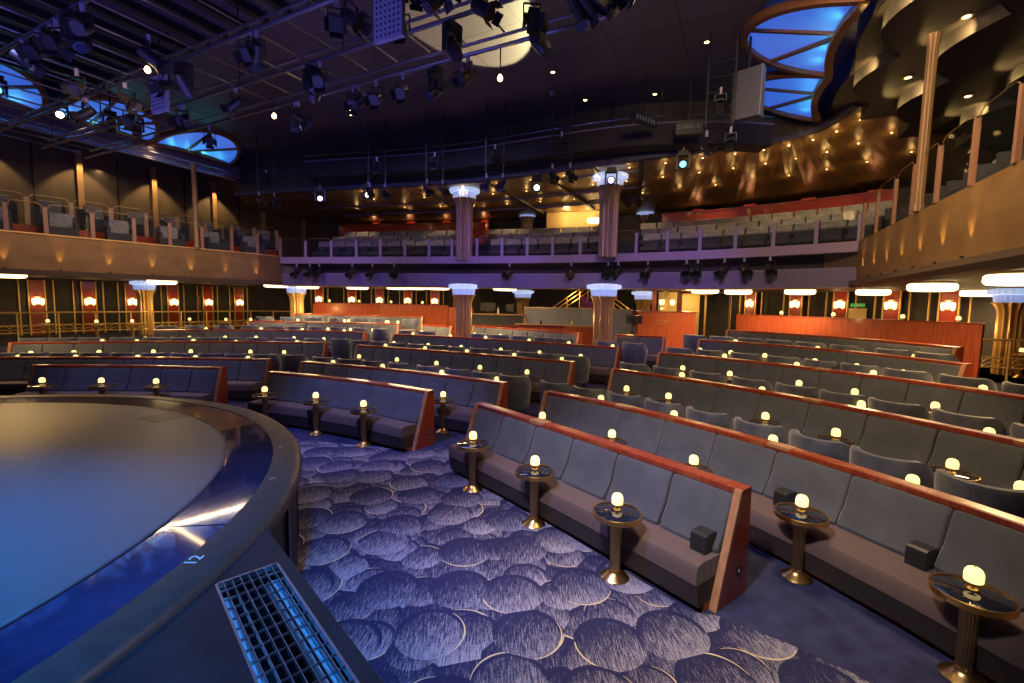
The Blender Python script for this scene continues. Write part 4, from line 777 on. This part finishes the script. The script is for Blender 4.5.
# brass ceiling over the middle balcony, rising toward the right
FARC = [(-13.5, 24), (-9, 26), (-3, 26), (3, 24.5), (8, 22), (13, 18.5), (18, 15.0)]
far_ = []
for k in range(len(D3)):
    f = k / (len(D3) - 1) * (len(FARC) - 1); i = min(int(f), len(FARC) - 2); a, b = Vector(FARC[i]), Vector(FARC[i + 1]); q = a + (b - a) * (f - i); far_.append((q.x, q.y, 6.5))
m = M(); m.loft([[(p[0] - n.x * .1, p[1] - n.y * .1, p[2] + .1), (q[0], q[1], q[2]), (q[0], q[1], q[2] + .1), (p[0] - n.x * .1, p[1] - n.y * .1, p[2] + .2)] for p, n, q in zip(D3, DN, far_)])
struct('ceiling_brass', m, 'goldceil')
for d in (-1.2, -3.2, -5.0):
    c = offs(D[2:-22], d); struct('trim_ceiling_ring', M().ribbon(c, [(.06, 6.33), (.06, 6.41), (-.06, 6.41), (-.06, 6.33)]), 'bluefascia')
for i in range(5, len(D) - 22, 4):
    p = Vector(D[i]); n = nrm(D)[i]; q = p - n * 6
    struct('trim_ceiling_beam', M().ribbon([tuple(p - n * .2), tuple(q)], [(.07, 6.30), (.07, 6.41), (-.07, 6.41), (-.07, 6.30)]), 'lip')
# red screen wall behind the seats, pilasters on the dark back wall, lit alcove
rwall = offs(mp, -3.85)
for a, b, lab in ((0, 7, 'long glossy red screen wall behind the seats, left part of middle balcony'), (14, len(mp) - 1, 'glossy red screen wall behind the seats, right part of middle balcony')):
    pts = rwall[a:b + 1]
    t_ = thing('red_screen', lab, 'partition wall', (pts[0][0], pts[0][1], 4.9))
    part('panel', rel(M().ribbon(pts, [(0, 4.9), (0, 5.85), (-.1, 5.85), (-.1, 4.9)]), t_), 'redlac', t_); part('top_rail', rel(M().ribbon(pts, [(.03, 5.85), (.03, 5.89), (-.13, 5.89), (-.13, 5.85)]), t_), 'wood', t_)
k = 0
for p, t_ in along(offs(mp, -6.2), 1.9, .6):
    if .02 < p.x / p.y < .3: continue
    k += 1; solo('red_pilaster', M().box(-.22, .22, -.08, .08, 0, 2.5), 'redlac', f"red lacquer pilaster on middle balcony rear wall, {ORD[k]} from left", 'pilaster', 'red pilasters on the rear balcony wall', False, (p.x, p.y, 3.9), (0, 0, math.atan2(t_.y, t_.x)))
    pointl('pilaster_lamp', (p.x + t_.y * .25, p.y - t_.x * .25, 6.15), 2.5, (1, .5, .2), .04)
struct('wall_balcony_back', M().ribbon(offs(mp, -6.4), [(0, 3.9), (0, 6.4), (-.1, 6.4), (-.1, 3.9)]), 'darkwall')
struct('wall_alcove', M().box(-1.15, 1.25, 0, .1, 0, 1.2, Matrix.Translation((2.55, 20.2, 5.25)) @ Matrix.Rotation(-.25, 4, 'Z')), 'yellowwall')
pointl('alcove_lamp', (2.2, 19.7, 6.25), 22, (1, .68, .3), .08); pointl('alcove_lamp', (3.1, 19.5, 6.25), 16, (1, .68, .3), .08)
t_ = thing('alcove_chandelier', 'small glowing oval chandelier before the yellow lit alcove', 'chandelier', (3.35, 19.2, 5.95))
part('glass_ring', M().lathe([(.22, -.12), (.32, -.10), (.34, 0), (.30, .04)], 20), 'disc', t_, True); part('stem', M().lathe([(.015, .04), (.015, .46)], 8), 'brass', t_)
t_ = thing('exit_sign', 'small green exit sign hanging under the brass ceiling, right of columns', 'exit sign', (6.75, 17.3, 5.85), -.4)
part('box', M().box(-.16, .16, -.03, .03, 0, .12), 'exitgreen', t_); part('arrow', M().box(.02, .12, -.04, -.031, .045, .075), 'white', t_); part('hanger', M().box(-.01, .01, -.01, .01, .12, .55), 'black', t_)
PIN = [('glow', M().lathe([(.035, -.012), (.035, 0)], 12).mesh('glow', 'pinlight'), []), ('bezel', M().loft([[(r * math.cos(2 * PI * q / 16), r * math.sin(2 * PI * q / 16), z) for r, z in ((.037, -.016), (.055, -.014), (.055, 0), (.037, 0))] for q in range(17)], caps=False).mesh('bezel', 'brassdull'), [])]
def soffit(a, f):
    x_ = a * (len(D3) - 1); i = min(int(x_), len(D3) - 2); p = Vector(D3[i]).lerp(Vector(D3[i + 1]), x_ - i); q = Vector(far_[i]).lerp(Vector(far_[i + 1]), x_ - i); p.z += .1
    return p.lerp(q, f)
for r, f in enumerate((.08, .22, .40)):
    for k in range(16):
        q = soffit(.16 + .052 * k + .012 * (r % 2), f)
        stamp(PIN, 'pin_light', f"tiny warm downlight in brass balcony ceiling, {ORD[k + 1]} from left of the {('front', 'middle', 'rear')[r]} ring", 'downlight', (q.x, q.y, q.z - .004), 0, 'downlights in the brass ceiling', .7)
        pointl('downlight_glow', (q.x, q.y, q.z - .18), 1.3, (1, .60, .20), .05)
        if k % 2 == r % 2: spotl('downlight_beam', (q.x, q.y, q.z - .06), (q.x, q.y, 0), 46, (1, .62, .28), 95, .6, .03)
# stepped scalloped ceiling over the right balcony
def scallop_edge(cus, v0, bulge):
    pts = []
    for a, b in zip(cus, cus[1:]):
        for q in range(10):
            f = q / 10; pts.append(uv(a + (b - a) * f, v0 - bulge * math.sin(PI * f)))
    pts.append(uv(cus[-1], v0)); return pts
ROWS = ((1.72, [1.5, 4.0, 6.45, 9.0, 11.58, 14.07], 7.24, CZ, .16), (2.25, [1.9, 4.1, 6.3, 8.5, 10.7, 12.9], 7.0, 7.24, .5), (3.2, [2.7, 4.95, 7.2, 9.4, 11.6, 13.9], 6.76, 7.0, .5), (4.5, [1.5, 3.8, 6.0, 8.2, 10.4, 12.6, 14.5], 6.52, 6.76, .5))
for v0, cus, z0, z1, bl in ROWS:
    e = scallop_edge(cus, v0, bl)
    struct('trim_cove_face', M().ribbon(e, [(.004, z0), (.004, z1 - .01), (.016, z1 - .01), (.016, z0)]), 'goldlit' if v0 > 2 else 'bluefascia')  # thin strip over the step face; gold rows have their lamplight coloured in
    struct('ceiling_step', M().prism([uv(cus[0] - 4, v0)] + e + [uv(cus[-1] + 1, v0), uv(cus[-1] + 1, v0 + 7), uv(cus[0] - 4, v0 + 7)], z0, z1), 'cove')
    for a in (cus[1:-1] if v0 > 2 else []):
        x, y = uv(a + .30, v0 - .42); tx, ty = uv(a + .75, v0 - .30); spotl('cove_lamp', (x, y, z0 + .05), (tx, ty, z0 + .13), 42, (1, .66, .22), 110, .8, .02)
        x, y = uv(a + 1.15, v0 - .80); tx, ty = uv(a + .7, v0 - .36); spotl('cove_lamp', (x, y, z0 + .03), (tx, ty, z0 + .13), 20, (1, .66, .22), 110, .8, .02)
PINC = [(2.6, 11.7, 7.0), (2.8, 9.7, 7.0), (2.75, 7.6, 7.0), (3.75, 12.5, 6.76), (3.8, 10.4, 6.76), (3.9, 8.4, 6.76), (5.3, 11.3, 6.52), (5.4, 9.0, 6.52)]
for i, (v, u, z) in enumerate(PINC):
    x, y = uv(u, v); stamp(PIN, 'pin_light', f"small warm downlight in the scalloped ceiling over right balcony, {ORD[i % 3 + 1]} of {('inner', 'middle', 'outer')[i // 3]} row", 'downlight', (x, y, z), 0, 'downlights in the scalloped ceiling', 1.5)
    spotl('downlight_beam', (x, y, z - .03), (x, y, 0), 14, (1, .62, .25), 90, .6, .03)
# lunettes: back-lit fan windows in the ceiling
def lunette(a, b, inw, label, tilt=.30):
    A, B = Vector(a), Vector(b); c = (A + B) / 2; h = (B - A) / 2; n = Vector(inw)
    t_ = thing('fan_skylight', label, 'skylight', (c.x, c.y, LZ))
    def P(th, s_=1): return h * math.cos(th) * s_ + n * 1.62 * math.sin(th) * s_
    TL = lambda m: (setattr(m, 'v', [(x, y, z + tilt * max(0, Vector((x, y)).dot(n))) for x, y, z in m.v]), m)[1]
    N = 24; arch = [P(PI * k / N) for k in range(N + 1)]; base = [h * f + n * .16 * (1 - f * f) for f in (-1, -.6, -.2, .2, .6, 1)]
    poly = [tuple(p) for p in arch] + [tuple(p) for p in base[1:-1]]
    part('glowing_panel', TL(M().prism(poly, -.05, -.03)), 'lunette', t_)
    def band(ps, w, z0, z1):
        r = []
        for i, p in enumerate(ps):
            d = (ps[min(i + 1, len(ps) - 1)] - ps[max(i - 1, 0)]).normalized(); q = Vector((d.y, -d.x)) * w / 2
            r.append([(p.x + q.x, p.y + q.y, z0), (p.x - q.x, p.y - q.y, z0), (p.x - q.x, p.y - q.y, z1), (p.x + q.x, p.y + q.y, z1)])
        return TL(M().loft(r))
    part('arch_frame', band(arch, .11, -.14, 0), 'copper', t_); part('base_frame', band(base, .13, -.16, 0), 'copper', t_)
    hub = n * .05 - h * .22 * (1 if h.dot(AX) > 0 else -1)
    for th in (.75, 1.75):
        e = P(th if h.dot(AX) > 0 else PI - th); part('rib', band([hub + (e - hub) * f for f in (.06, .3, .6, 1)], .07, -.10, -.05), 'copper', t_)
    for f in (-.6, -.2, .2, .6):
        q = c + h * f + n * .26; q2 = c + h * f + n * .42; spotl('skylight_lamp', (q.x, q.y, LZ - .16), (q2.x, q2.y, LZ + .08), 3.0, (.10, .75, 1.), 150, .9, .015)
RL = [uv(6.45, 1.66)] + [tuple(p) for p in LUNR]
for i in range(3): lunette(RL[i], RL[i + 1], -NV, ('blue fan skylight in the ceiling, just out at the top right', 'larger blue fan skylight with copper ribs in ceiling at upper right', 'smaller blue fan skylight with copper ribs beside the pale speaker box')[i])
LU = [.55, 3.0, 5.45, 7.95, 10.4]
for i in range(4): lunette(uv(LU[i], -16.8), uv(LU[i + 1], -16.8), NV, ('blue fan skylight at the far left edge, nearest the stage', 'blue fan skylight at left edge, above the first oak pilasters', 'blue fan skylight at left, partly behind hanging spotlights', 'blue fan skylight at left, farthest from the stage')[i])
struct('trim_skylight_left', M().ribbon([uv(-3, -16.9), uv(12.4, -16.9)], [(0, 6.92), (0, LZ - .04), (-.35, LZ - .04), (-.35, 6.92)]), 'bluefascia')

# ================================================================= lighting grid and fixtures
PU = [-.4, .9, 1.95, 2.97, 4.3, 5.25, 6.1]
gr = thing('lighting_grid', 'steel pipe lighting grid hanging under the dark ceiling above the stage', 'lighting grid', (*uv(3, -8), 6.2))
def vend(u): return (-16.2, 1.0 if u < 4.5 else (.3 if u < 6 else -1.8))
for u in PU:
    a, b = vend(u); part('pipe', rel(M().tube([(*uv(u, a), 6.2), (*uv(u, b), 6.2)], .030, 8), gr), 'steel', gr)
    if u > 4: part('pipe', rel(M().tube([(*uv(u + .12, a), 6.42), (*uv(u + .12, b), 6.42)], .024, 8), gr), 'steel', gr)
for k in range(26):
    v = -16 + k * .64
    part('cross_bar', rel(M().tube([(*uv(-1, v), 6.26), (*uv(5.9 if v < -1.6 else 5.2, v), 6.26)], .016, 6), gr), 'steel', gr)
for k in range(7):
    for u in (.9, 2.97, 5.25):
        part('hanger', rel(M().tube([(*uv(u, -15.6 + k * 2.5), 6.22), (*uv(u, -15.6 + k * 2.5), CZ)], .012, 5), gr), 'black', gr)
for k in range(20):
    v = -16.3 + k * .62
    struct('trim_ceiling_joist', M().ribbon([uv(-3, v), uv(5.9, v)], [(.06, 7.60), (.06, CZ), (-.08, CZ), (-.08, 7.60)]), 'black')
tr = thing('lighting_truss', 'long chromed truss along the left balcony ceiling edge', 'truss', (*uv(5, -16.6), 6.7))
for dz, dv in ((0, 0), (.22, 0), (.1, -.2)):
    part('chord', rel(M().tube([(*uv(-3, -16.5 + dv), 6.68 + dz), (*uv(12.2, -16.5 + dv), 6.68 + dz)], .024, 6), tr), 'steel', tr)
zz = M()
for k in range(38): zz.tube([(*uv(-3 + k * .4, -16.5), 6.68 + .22 * (k % 2)), (*uv(-2.6 + k * .4, -16.5), 6.68 + .22 * ((k + 1) % 2))], .010, 5)
part('lacing', rel(zz, tr), 'steel', tr)
part('raceway', rel(M().ribbon([uv(-3, -16.7), uv(12.2, -16.7)], [(0, 6.72), (0, 6.86), (-.1, 6.86), (-.1, 6.72)]), tr), 'bluefascia', tr)
def par_proto(lens):
    tl = Matrix.Rotation(math.radians(-55), 4, 'X')
    body = M().lathe([(.05, .20), (.10, .17), (.115, .05), (.115, -.16), (.125, -.17), (.125, -.19), (.105, -.19)], 20, mtx=tl)
    ln = M().lathe([(.02, -.155), (.104, -.17), (.104, -.176)], 20, mtx=tl)
    yoke = M()
    for s_ in (-1, 1): yoke.box(s_ * .14 - .008, s_ * .14 + .008, -.02, .02, -.03, .24)
    yoke.box(-.148, .148, -.02, .02, .235, .25)
    cl = M().box(-.03, .03, -.03, .03, .25, .42)
    bd = M()
    for a in range(4):
        r = tl @ Matrix.Rotation(a * PI / 2, 4, 'Z') @ Matrix.Translation((0, .115, -.19)) @ Matrix.Rotation(math.radians(28), 4, 'X'); bd.box(-.10, .10, -.004, .004, -.13, 0, r)
    return [('barrel', body.mesh('barrel', 'black', True), [('barn_doors', bd.mesh('barn_doors', 'black'))]), ('lens', ln.mesh('lens', lens, True), []), ('yoke', yoke.mesh('yoke', 'black'), []), ('clamp', cl.mesh('clamp', 'steelblue'), [])]
def head_proto(lens, tilt=35):
    tl = Matrix.Rotation(math.radians(tilt), 4, 'X')
    base = M().box(-.16, .16, -.12, .12, .28, .44); arms = [('yoke_arm', M().box(s_ * .19 - .03, s_ * .19 + .03, -.06, .06, -.12, .34).mesh('yoke_arm', 'blacksat'), []) for s_ in (-1, 1)]
    hd = M().lathe([(.06, .24), (.13, .20), (.155, .05), (.15, -.14), (.12, -.26), (.10, -.27)], 22, mtx=tl)
    ln = M().lathe([(.03, -.262), (.10, -.272), (.10, -.28)], 22, mtx=tl)
    return [('base', base.mesh('base', 'black'), [])] + arms + [('head', hd.mesh('head', 'blacksat', True), [('lens', ln.mesh('lens', lens, True))]), ('clamp', M().box(-.03, .03, -.03, .03, .44, .56).mesh('clamp', 'steelblue'), [])]
PAR = par_proto('lens'); HEAD = head_proto('lens'); HEADC = head_proto('ledcyan', -80); HEADW = head_proto('ledwhite', -80); HEADV = head_proto('ledviolet', -80); PARC = par_proto('ledcyan')
pan = M().box(-.26, .26, -.04, .04, -.40, .30); dots = M()
for i in range(6):
    for j in range(8): dots.lathe([(.018, 0), (.016, .006)], 8, mtx=Matrix.Translation((-.2 + i * .08, -.041, -.34 + j * .08)) @ Matrix.Rotation(PI / 2, 4, 'X'))
PANEL = [('panel', pan.mesh('panel', 'steelblue'), [('led_grid', dots.mesh('led_grid', 'lens'))]), ('bracket', M().box(-.03, .03, -.03, .03, .30, .46).mesh('bracket', 'black'), [])]
def snap(x, y):
    u, v = toUV((x, y)); w = min(PU, key=lambda q: abs(q - u)); u = w if abs(w - u) < .35 else u; return uv(u, v)
AREA = lambda x, y: ('far left of the grid', 'left of the grid', 'middle of the grid', 'front right of the grid')[0 if x < -6.4 else 1 if x < -4 else 2 if x < -1.2 else 3]
n_ = 0
for kind, proto, lab in (('par', PAR, 'black can spotlight with barn doors'), ('head', HEAD, 'black moving-head stage light'), ('panel', PANEL, 'pale blue square LED panel light')):
    cn = {}
    for x, y, z in FIX[kind]:
        ar = AREA(x, y); cn[ar] = cn.get(ar, 0) + 1; x, y = snap(x, y)
        stamp(proto, 'stage_light' if kind != 'panel' else 'led_panel', f"{lab}, {ORD[cn[ar]]} of those {ar}", 'stage light', (x, y, {'par': 5.90, 'head': 5.82, 'panel': 5.83}[kind]), random.uniform(-2.6, 2.6) if kind != 'panel' else -.45, 'stage lights on the grid', {'par': .72, 'head': .68, 'panel': .8}[kind])
FX = [((-11.5, 10.5, 6.95), HEADC, 'cyan glowing moving light at the far left by the skylight'), ((-10.3, 12.0, 6.8), HEAD, 'dark moving light hanging before the third left skylight'), ((-9.9, 12.3, 6.85), HEAD, 'dark moving light hanging before the farthest left skylight'), ((-11.3, 11.7, 6.9), HEADW, 'black moving light with white top glow before the left skylights'),
      ((.62, 13.2, 5.72), HEADW, 'black moving light shining white, hanging left of the right upper column'), ((4.15, 11.6, 5.95), HEADC, 'moving light shining cyan under the curved bridge'), ((-4.6, 14.6, 5.75), HEADW, 'moving light shining white above the left seats of middle balcony'), ((-6.35, 15.2, 5.75), HEADV, 'moving light shining violet above the left balcony corner'), ((2.55, 12.4, 5.75), HEADV, 'moving light with violet lens just above the right upper column')]
for (x, y, z), pr, lab in FX:
    stamp(pr, 'stage_light', lab, 'stage light', (x, y, z), math.atan2(y, x) - PI / 2, 'moving lights around the room', .75)
    if y > 11 and x > -9: solo('drop_pipe', M().lathe([(.02, z + .5), (.02, CZ)], 8), 'black', 'thin black pipe holding the ' + lab.split(',')[0][:44].replace(' under the curved bridge', ''), 'pipe', None, False, (x, y, 0))
    elif x < -9: solo('drop_pipe', M().lathe([(.02, z + .5), (.02, CZ)], 8), 'black', 'thin pipe for the ' + ' '.join(lab.split()[:9]), 'pipe', None, False, (x, y, 0))
# ladder towers with lamps under the drum
TW = [(-.55, 12.7, 'left of the left upper column'), (1.15, 11.7, 'between the two upper columns'), (-4.1, 13.9, 'above the left seats'), (-2.3, 13.4, 'beside the left upper column'), (4.0, 9.3, 'beside the pale speaker box'), (-8.2, 15.4, 'near the far left corner')]
for i, (x, y, w) in enumerate(TW):
    t_ = thing('lighting_tower', 'black hanging ladder frame for lights, ' + w, 'lighting frame', (x, y, 6.0)); ang = math.atan2(y, x) - PI / 2; R = Matrix.Rotation(ang, 4, 'Z')
    for sx in (-1, 1):
        for sy in (-1, 1): part('upright', M().tube([R @ Vector((sx * .24, sy * .16, .0)), R @ Vector((sx * .24, sy * .16, CZ - 6.0))], .018, 6), 'black', t_)
    r = M()
    for q in range(5):
        z = .05 + q * .28; r.tube([R @ Vector((-.28, -.16, z)), R @ Vector((.28, -.16, z))], .014, 5).tube([R @ Vector((-.28, .16, z)), R @ Vector((.28, .16, z))], .014, 5)
    part('rungs', r, 'blacksat', t_)
    for q, (dx, dz) in enumerate(((-.22, -.32), (.22, -.30), (0, .35))):
        p = R @ Vector((dx, -.3 if q == 2 else -.02, 0))
        stamp(PAR, 'stage_light', f"black can spotlight, {('lower left', 'lower right', 'upper')[q]} one on the hanging frame {w}", 'stage light', (x + p.x, y + p.y, 5.98 + dz), ang + random.uniform(-.6, .6), 'spotlights on the hanging frames', .7)
# spotlights hanging in the recess of the middle balcony
MS = (.8, 1.35, 1.75, 3.1, 3.9, 4.75, 9.0, 11.1, 12.3, 12.6, 13.5, 14.6, 14.9, 15.6, 16.1, 16.7)
for i, s_ in enumerate(MS):
    p, t_ = along(mp, 50, s_)[0]; q = p + Vector((t_.y, -t_.x)) * .16
    stamp(PAR, 'stage_light', f"black can spotlight in the dark slot of the middle balcony front, {ORD[i + 1]} from left", 'stage light', (q.x, q.y, 3.47), math.atan2(t_.y, t_.x) + random.uniform(-.7, .7), 'spotlights in the middle balcony front', .8)
# dark curved lighting bridge inside the drum
br_ = [tuple(p) for p in offs(D, .75)[6:-14]]
t_ = thing('lighting_bridge', 'dark curved lighting bridge running above the middle balcony', 'lighting bridge', (br_[0][0], br_[0][1], 6.5))
part('fascia', rel(M().ribbon(br_, [(0, 6.45), (0, 6.95), (-.06, 6.95), (-.06, 6.45)]), t_), 'recess', t_); part('deck', rel(M().ribbon(br_, [(-.06, 6.45), (-.06, 6.49), (-.55, 6.49), (-.55, 6.45)]), t_), 'black', t_)
part('handrail', rel(M().tube([(x, y, 7.12) for x, y in br_], .02, 6), t_), 'steel', t_); part('edge_strip', rel(M().ribbon(br_, [(.02, 6.93), (.02, 6.97), (-.07, 6.97), (-.07, 6.93)]), t_), 'bluefascia', t_)
for q in br_[::4]: part('hanger', rel(M().tube([(q[0], q[1], 6.95), (q[0], q[1], CZ)], .015, 6), t_), 'black', t_)
# grey speaker box, LED sign box
sp = thing('speaker_box', 'large pale lilac speaker box hanging beside the blue fan skylights', 'speaker', (4.52, 9.3, 6.62), -.75)
part('cabinet', M().box(-.26, .26, -.1, .1, -.46, .46), 'screen', sp); part('side_frame', M().box(.26, .28, -.11, .11, -.47, .47), 'steelblue', sp); part('hanger', M().box(-.02, .02, -.02, .02, .46, 1.13), 'black', sp)
ln_ = thing('line_speaker', 'black angled speaker bar with pale ribs under the curved bridge', 'speaker', (2.95, 10.9, 6.72), .62); part('cabinet', M().box(-.38, .38, -.07, .07, -.08, .08), 'black', ln_); part('ribs', (lambda m_: [m_.box(-.34 + .1 * q, -.31 + .1 * q, -.085, -.07, -.05, .05) for q in range(7)][0])(M()), 'steelblue', ln_); part('hanger', M().box(-.01, .01, -.01, .01, .08, 1.03), 'black', ln_)
sg = thing('amplifier_box', 'black box with a small pale printed panel under the curved bridge', 'box', (4.05, 11.05, 6.62), -.25); part('cabinet', M().box(-.30, .30, -.1, .1, -.16, .16), 'black', sg); part('hanger', M().box(-.012, .012, -.012, .012, .16, 1.13), 'black', sg)
c = bpy.data.curves.new('t', 'FONT'); c.body = 'ZOBEL-01'; c.size = .13; c.extrude = .002; c.align_x = 'CENTER'; o = bpy.data.objects.new('t', c); COL.objects.link(o); bpy.context.view_layer.update()
me = bpy.data.meshes.new_from_object(o.evaluated_get(bpy.context.evaluated_depsgraph_get())); bpy.data.objects.remove(o); me.materials.clear(); me.materials.append(MT['steelblue']); link('lettering', me, sg, (0, -.103, -.03), (PI / 2, 0, 0))
# big ceiling downlights
for i, (x, y, z) in enumerate(DOWN): stamp(PIN, 'pin_light', f"warm downlight set in the dark plum main ceiling, {ORD[i + 1]} from left" if i else 'warm downlight in plum ceiling beside the pale spotlight pool', 'downlight', (x, y, CZ), 0, 'downlights in the plum ceiling', 1.3)
for i, (x, y) in enumerate([(-5.35, 6.9), (-4.35, 8.5), (-.35, 6.75), (-3.05, 8.0)]):
    t_ = thing('work_lamp', f"small amber work lamp hanging among the stage lights, {ORD[i + 1]} from left", 'work lamp', (*snap(x, y), 5.78))
    part('bulb', M().lathe([(.01, -.07), (.035, -.05), (.04, -.02), (.02, .02)], 12), 'pinlight', t_, True); part('cord', M().lathe([(.008, .02), (.008, .42)], 6), 'black', t_)
for i, (x, y) in enumerate([(-1.2, 10.8), (-2.9, 11.9), (-3.9, 12.2), (1.3, 9.1), (-5.4, 12.6), (.9, 11.9)]):
    solo('ceiling_sensor', M().lathe([(.02, -.09), (.06, -.07), (.07, 0)], 14), 'steelblue', f"small pale dome fixture on the plum ceiling, {ORD[i + 1]} of a scattered few", 'sensor', 'dome fixtures on the plum ceiling', True, (x, y, CZ))

# ================================================================= light
W = bpy.data.worlds.new('World'); SC.world = W; W.use_nodes = True
W.node_tree.nodes['Background'].inputs[0].default_value = (.05, .05, .09, 1); W.node_tree.nodes['Background'].inputs[1].default_value = .25
BLUE = (.01, .27, 1.); VIO = (.30, .26, 1.); WARM = (1., .68, .36)
spotl('stage_wash', (-4.2, 3.0, 6.6), (-4.4, 1.8, 1), 5200, BLUE, 58, .9, .2)
spotl('stage_wash', (-1.0, 1.0, 5.5), (-1.9, 2.2, 1), 1500, BLUE, 55, .8, .2)
spotl('stage_wash_amber', (-9.0, 8.2, 6.2), (-7.2, 5.2, 1), 2200, (1, .55, .16), 42, .9, .2)
spotl('house_wash', (-2.0, 2.6, 6.2), (.4, 5.2, 0), 1150, (.36, .36, 1.), 44, .8, .25)
spotl('house_wash', (-3.4, 4.5, 6.2), (-2.6, 8.2, .3), 1700, (.30, .32, 1.), 42, .8, .25)
spotl('house_wash', (-1.2, .6, 6.0), (1.5, 4.4, .3), 1500, (1., .86, .85), 44, .8, .25)
spotl('house_wash', (-7.4, 6.6, 6.2), (-8.0, 10.0, .6), 700, (.34, .34, 1.), 42, .8, .25)
areal('house_fill', (2.4, 4.6, 6.9), (5.4, 6.6, 0), 330, WARM, 1.6, 1.6)  # added warm fill for the right booths, no fitting there
areal('house_fill', (-4.5, 12., 6.9), (-4.5, 12.5, 0), 110, (.36, .34, 1.), 7, .25)  # added violet fill over the centre booths
areal('house_fill', (-9.5, 12.5, 6.0), (-10, 13., 0), 110, (1, .70, .40), 4, .14)  # added fill, kept narrow so it mirrors as a gold streak
for q in ((-4.5, 10, 5.9), (-.6, 9.6, 5.9), (2.4, 6.8, 6.0)):
    spotl('balcony_front_wash', q, (q[0] * 1.5, q[1] + 5.5, 3.4), 650, (.26, .14, 1.), 50, .8, .2)
spotl('ceiling_pool', (1.3, 14.6, 3.75), (-.95, 9.0, 7.75), 5500, (1, .84, .42), 20, .12, .03)
areal('grid_fill', (-5, 4, 3.5), (-5, 5, 7.3), 260, (.22, .18, 1.), 6, 6)  # added upward fill for the ceiling, floating above the stage
for u in (3.0, 5.2, 7.42, 9.6, 11.8, 14.0):
    x, y = uv(u, -19.72); spotl('wall_scallop', (x, y, 7.3), (x - NV.x * .1, y - NV.y * .1, 4.4), 190, (1, .62, .25), 84, .3, .03)
areal('left_balcony_fill', (*uv(8, -18.4), 7.0), (*uv(8, -18), 3), 30, (1, .66, .35), .15, 7)  # added strip fill, narrowed to mirror as gold streaks
areal('right_balcony_fill', (*uv(7, 5.0), 6.2), (*uv(7, 4.0), 3), 50, (1, .66, .32), .15, 6)  # added strip fill for the right balcony, no fitting there
spotl('fascia_warm', (-6, 7, 6.0), (-11.5, 13.2, 3.6), 260, (1, .62, .28), 60, .9, .2)
spotl('fascia_warm', (.5, 6.5, 6.0), (6.3, 7.2, 3.6), 520, (1, .62, .28), 60, .9, .2)

# ================================================================= camera (16 mm on full frame)
cd = bpy.data.cameras.new('Camera'); cd.sensor_width = 36; cd.lens = 16.0; cd.clip_start = .05; cd.clip_end = 200
co = link('Camera', cd); SC.camera = co
p = math.atan((341.5 - 302.0) / 455.1); r = .018
fw = Vector((0, math.cos(p), -math.sin(p))); up = Vector((0, math.sin(p), math.cos(p))); rt = Vector((1, 0, 0))
rt2 = rt * math.cos(r) + up * math.sin(r); up2 = up * math.cos(r) - rt * math.sin(r)
mx = Matrix((rt2, up2, -fw)).transposed().to_4x4(); mx.translation = Vector((0, 0, 2.5)); co.matrix_world = mx
SC.view_settings.view_transform = 'Standard'; SC.view_settings.look = 'None'; SC.view_settings.exposure = .1; SC.view_settings.gamma = 1; SC.view_settings.use_curve_mapping = False
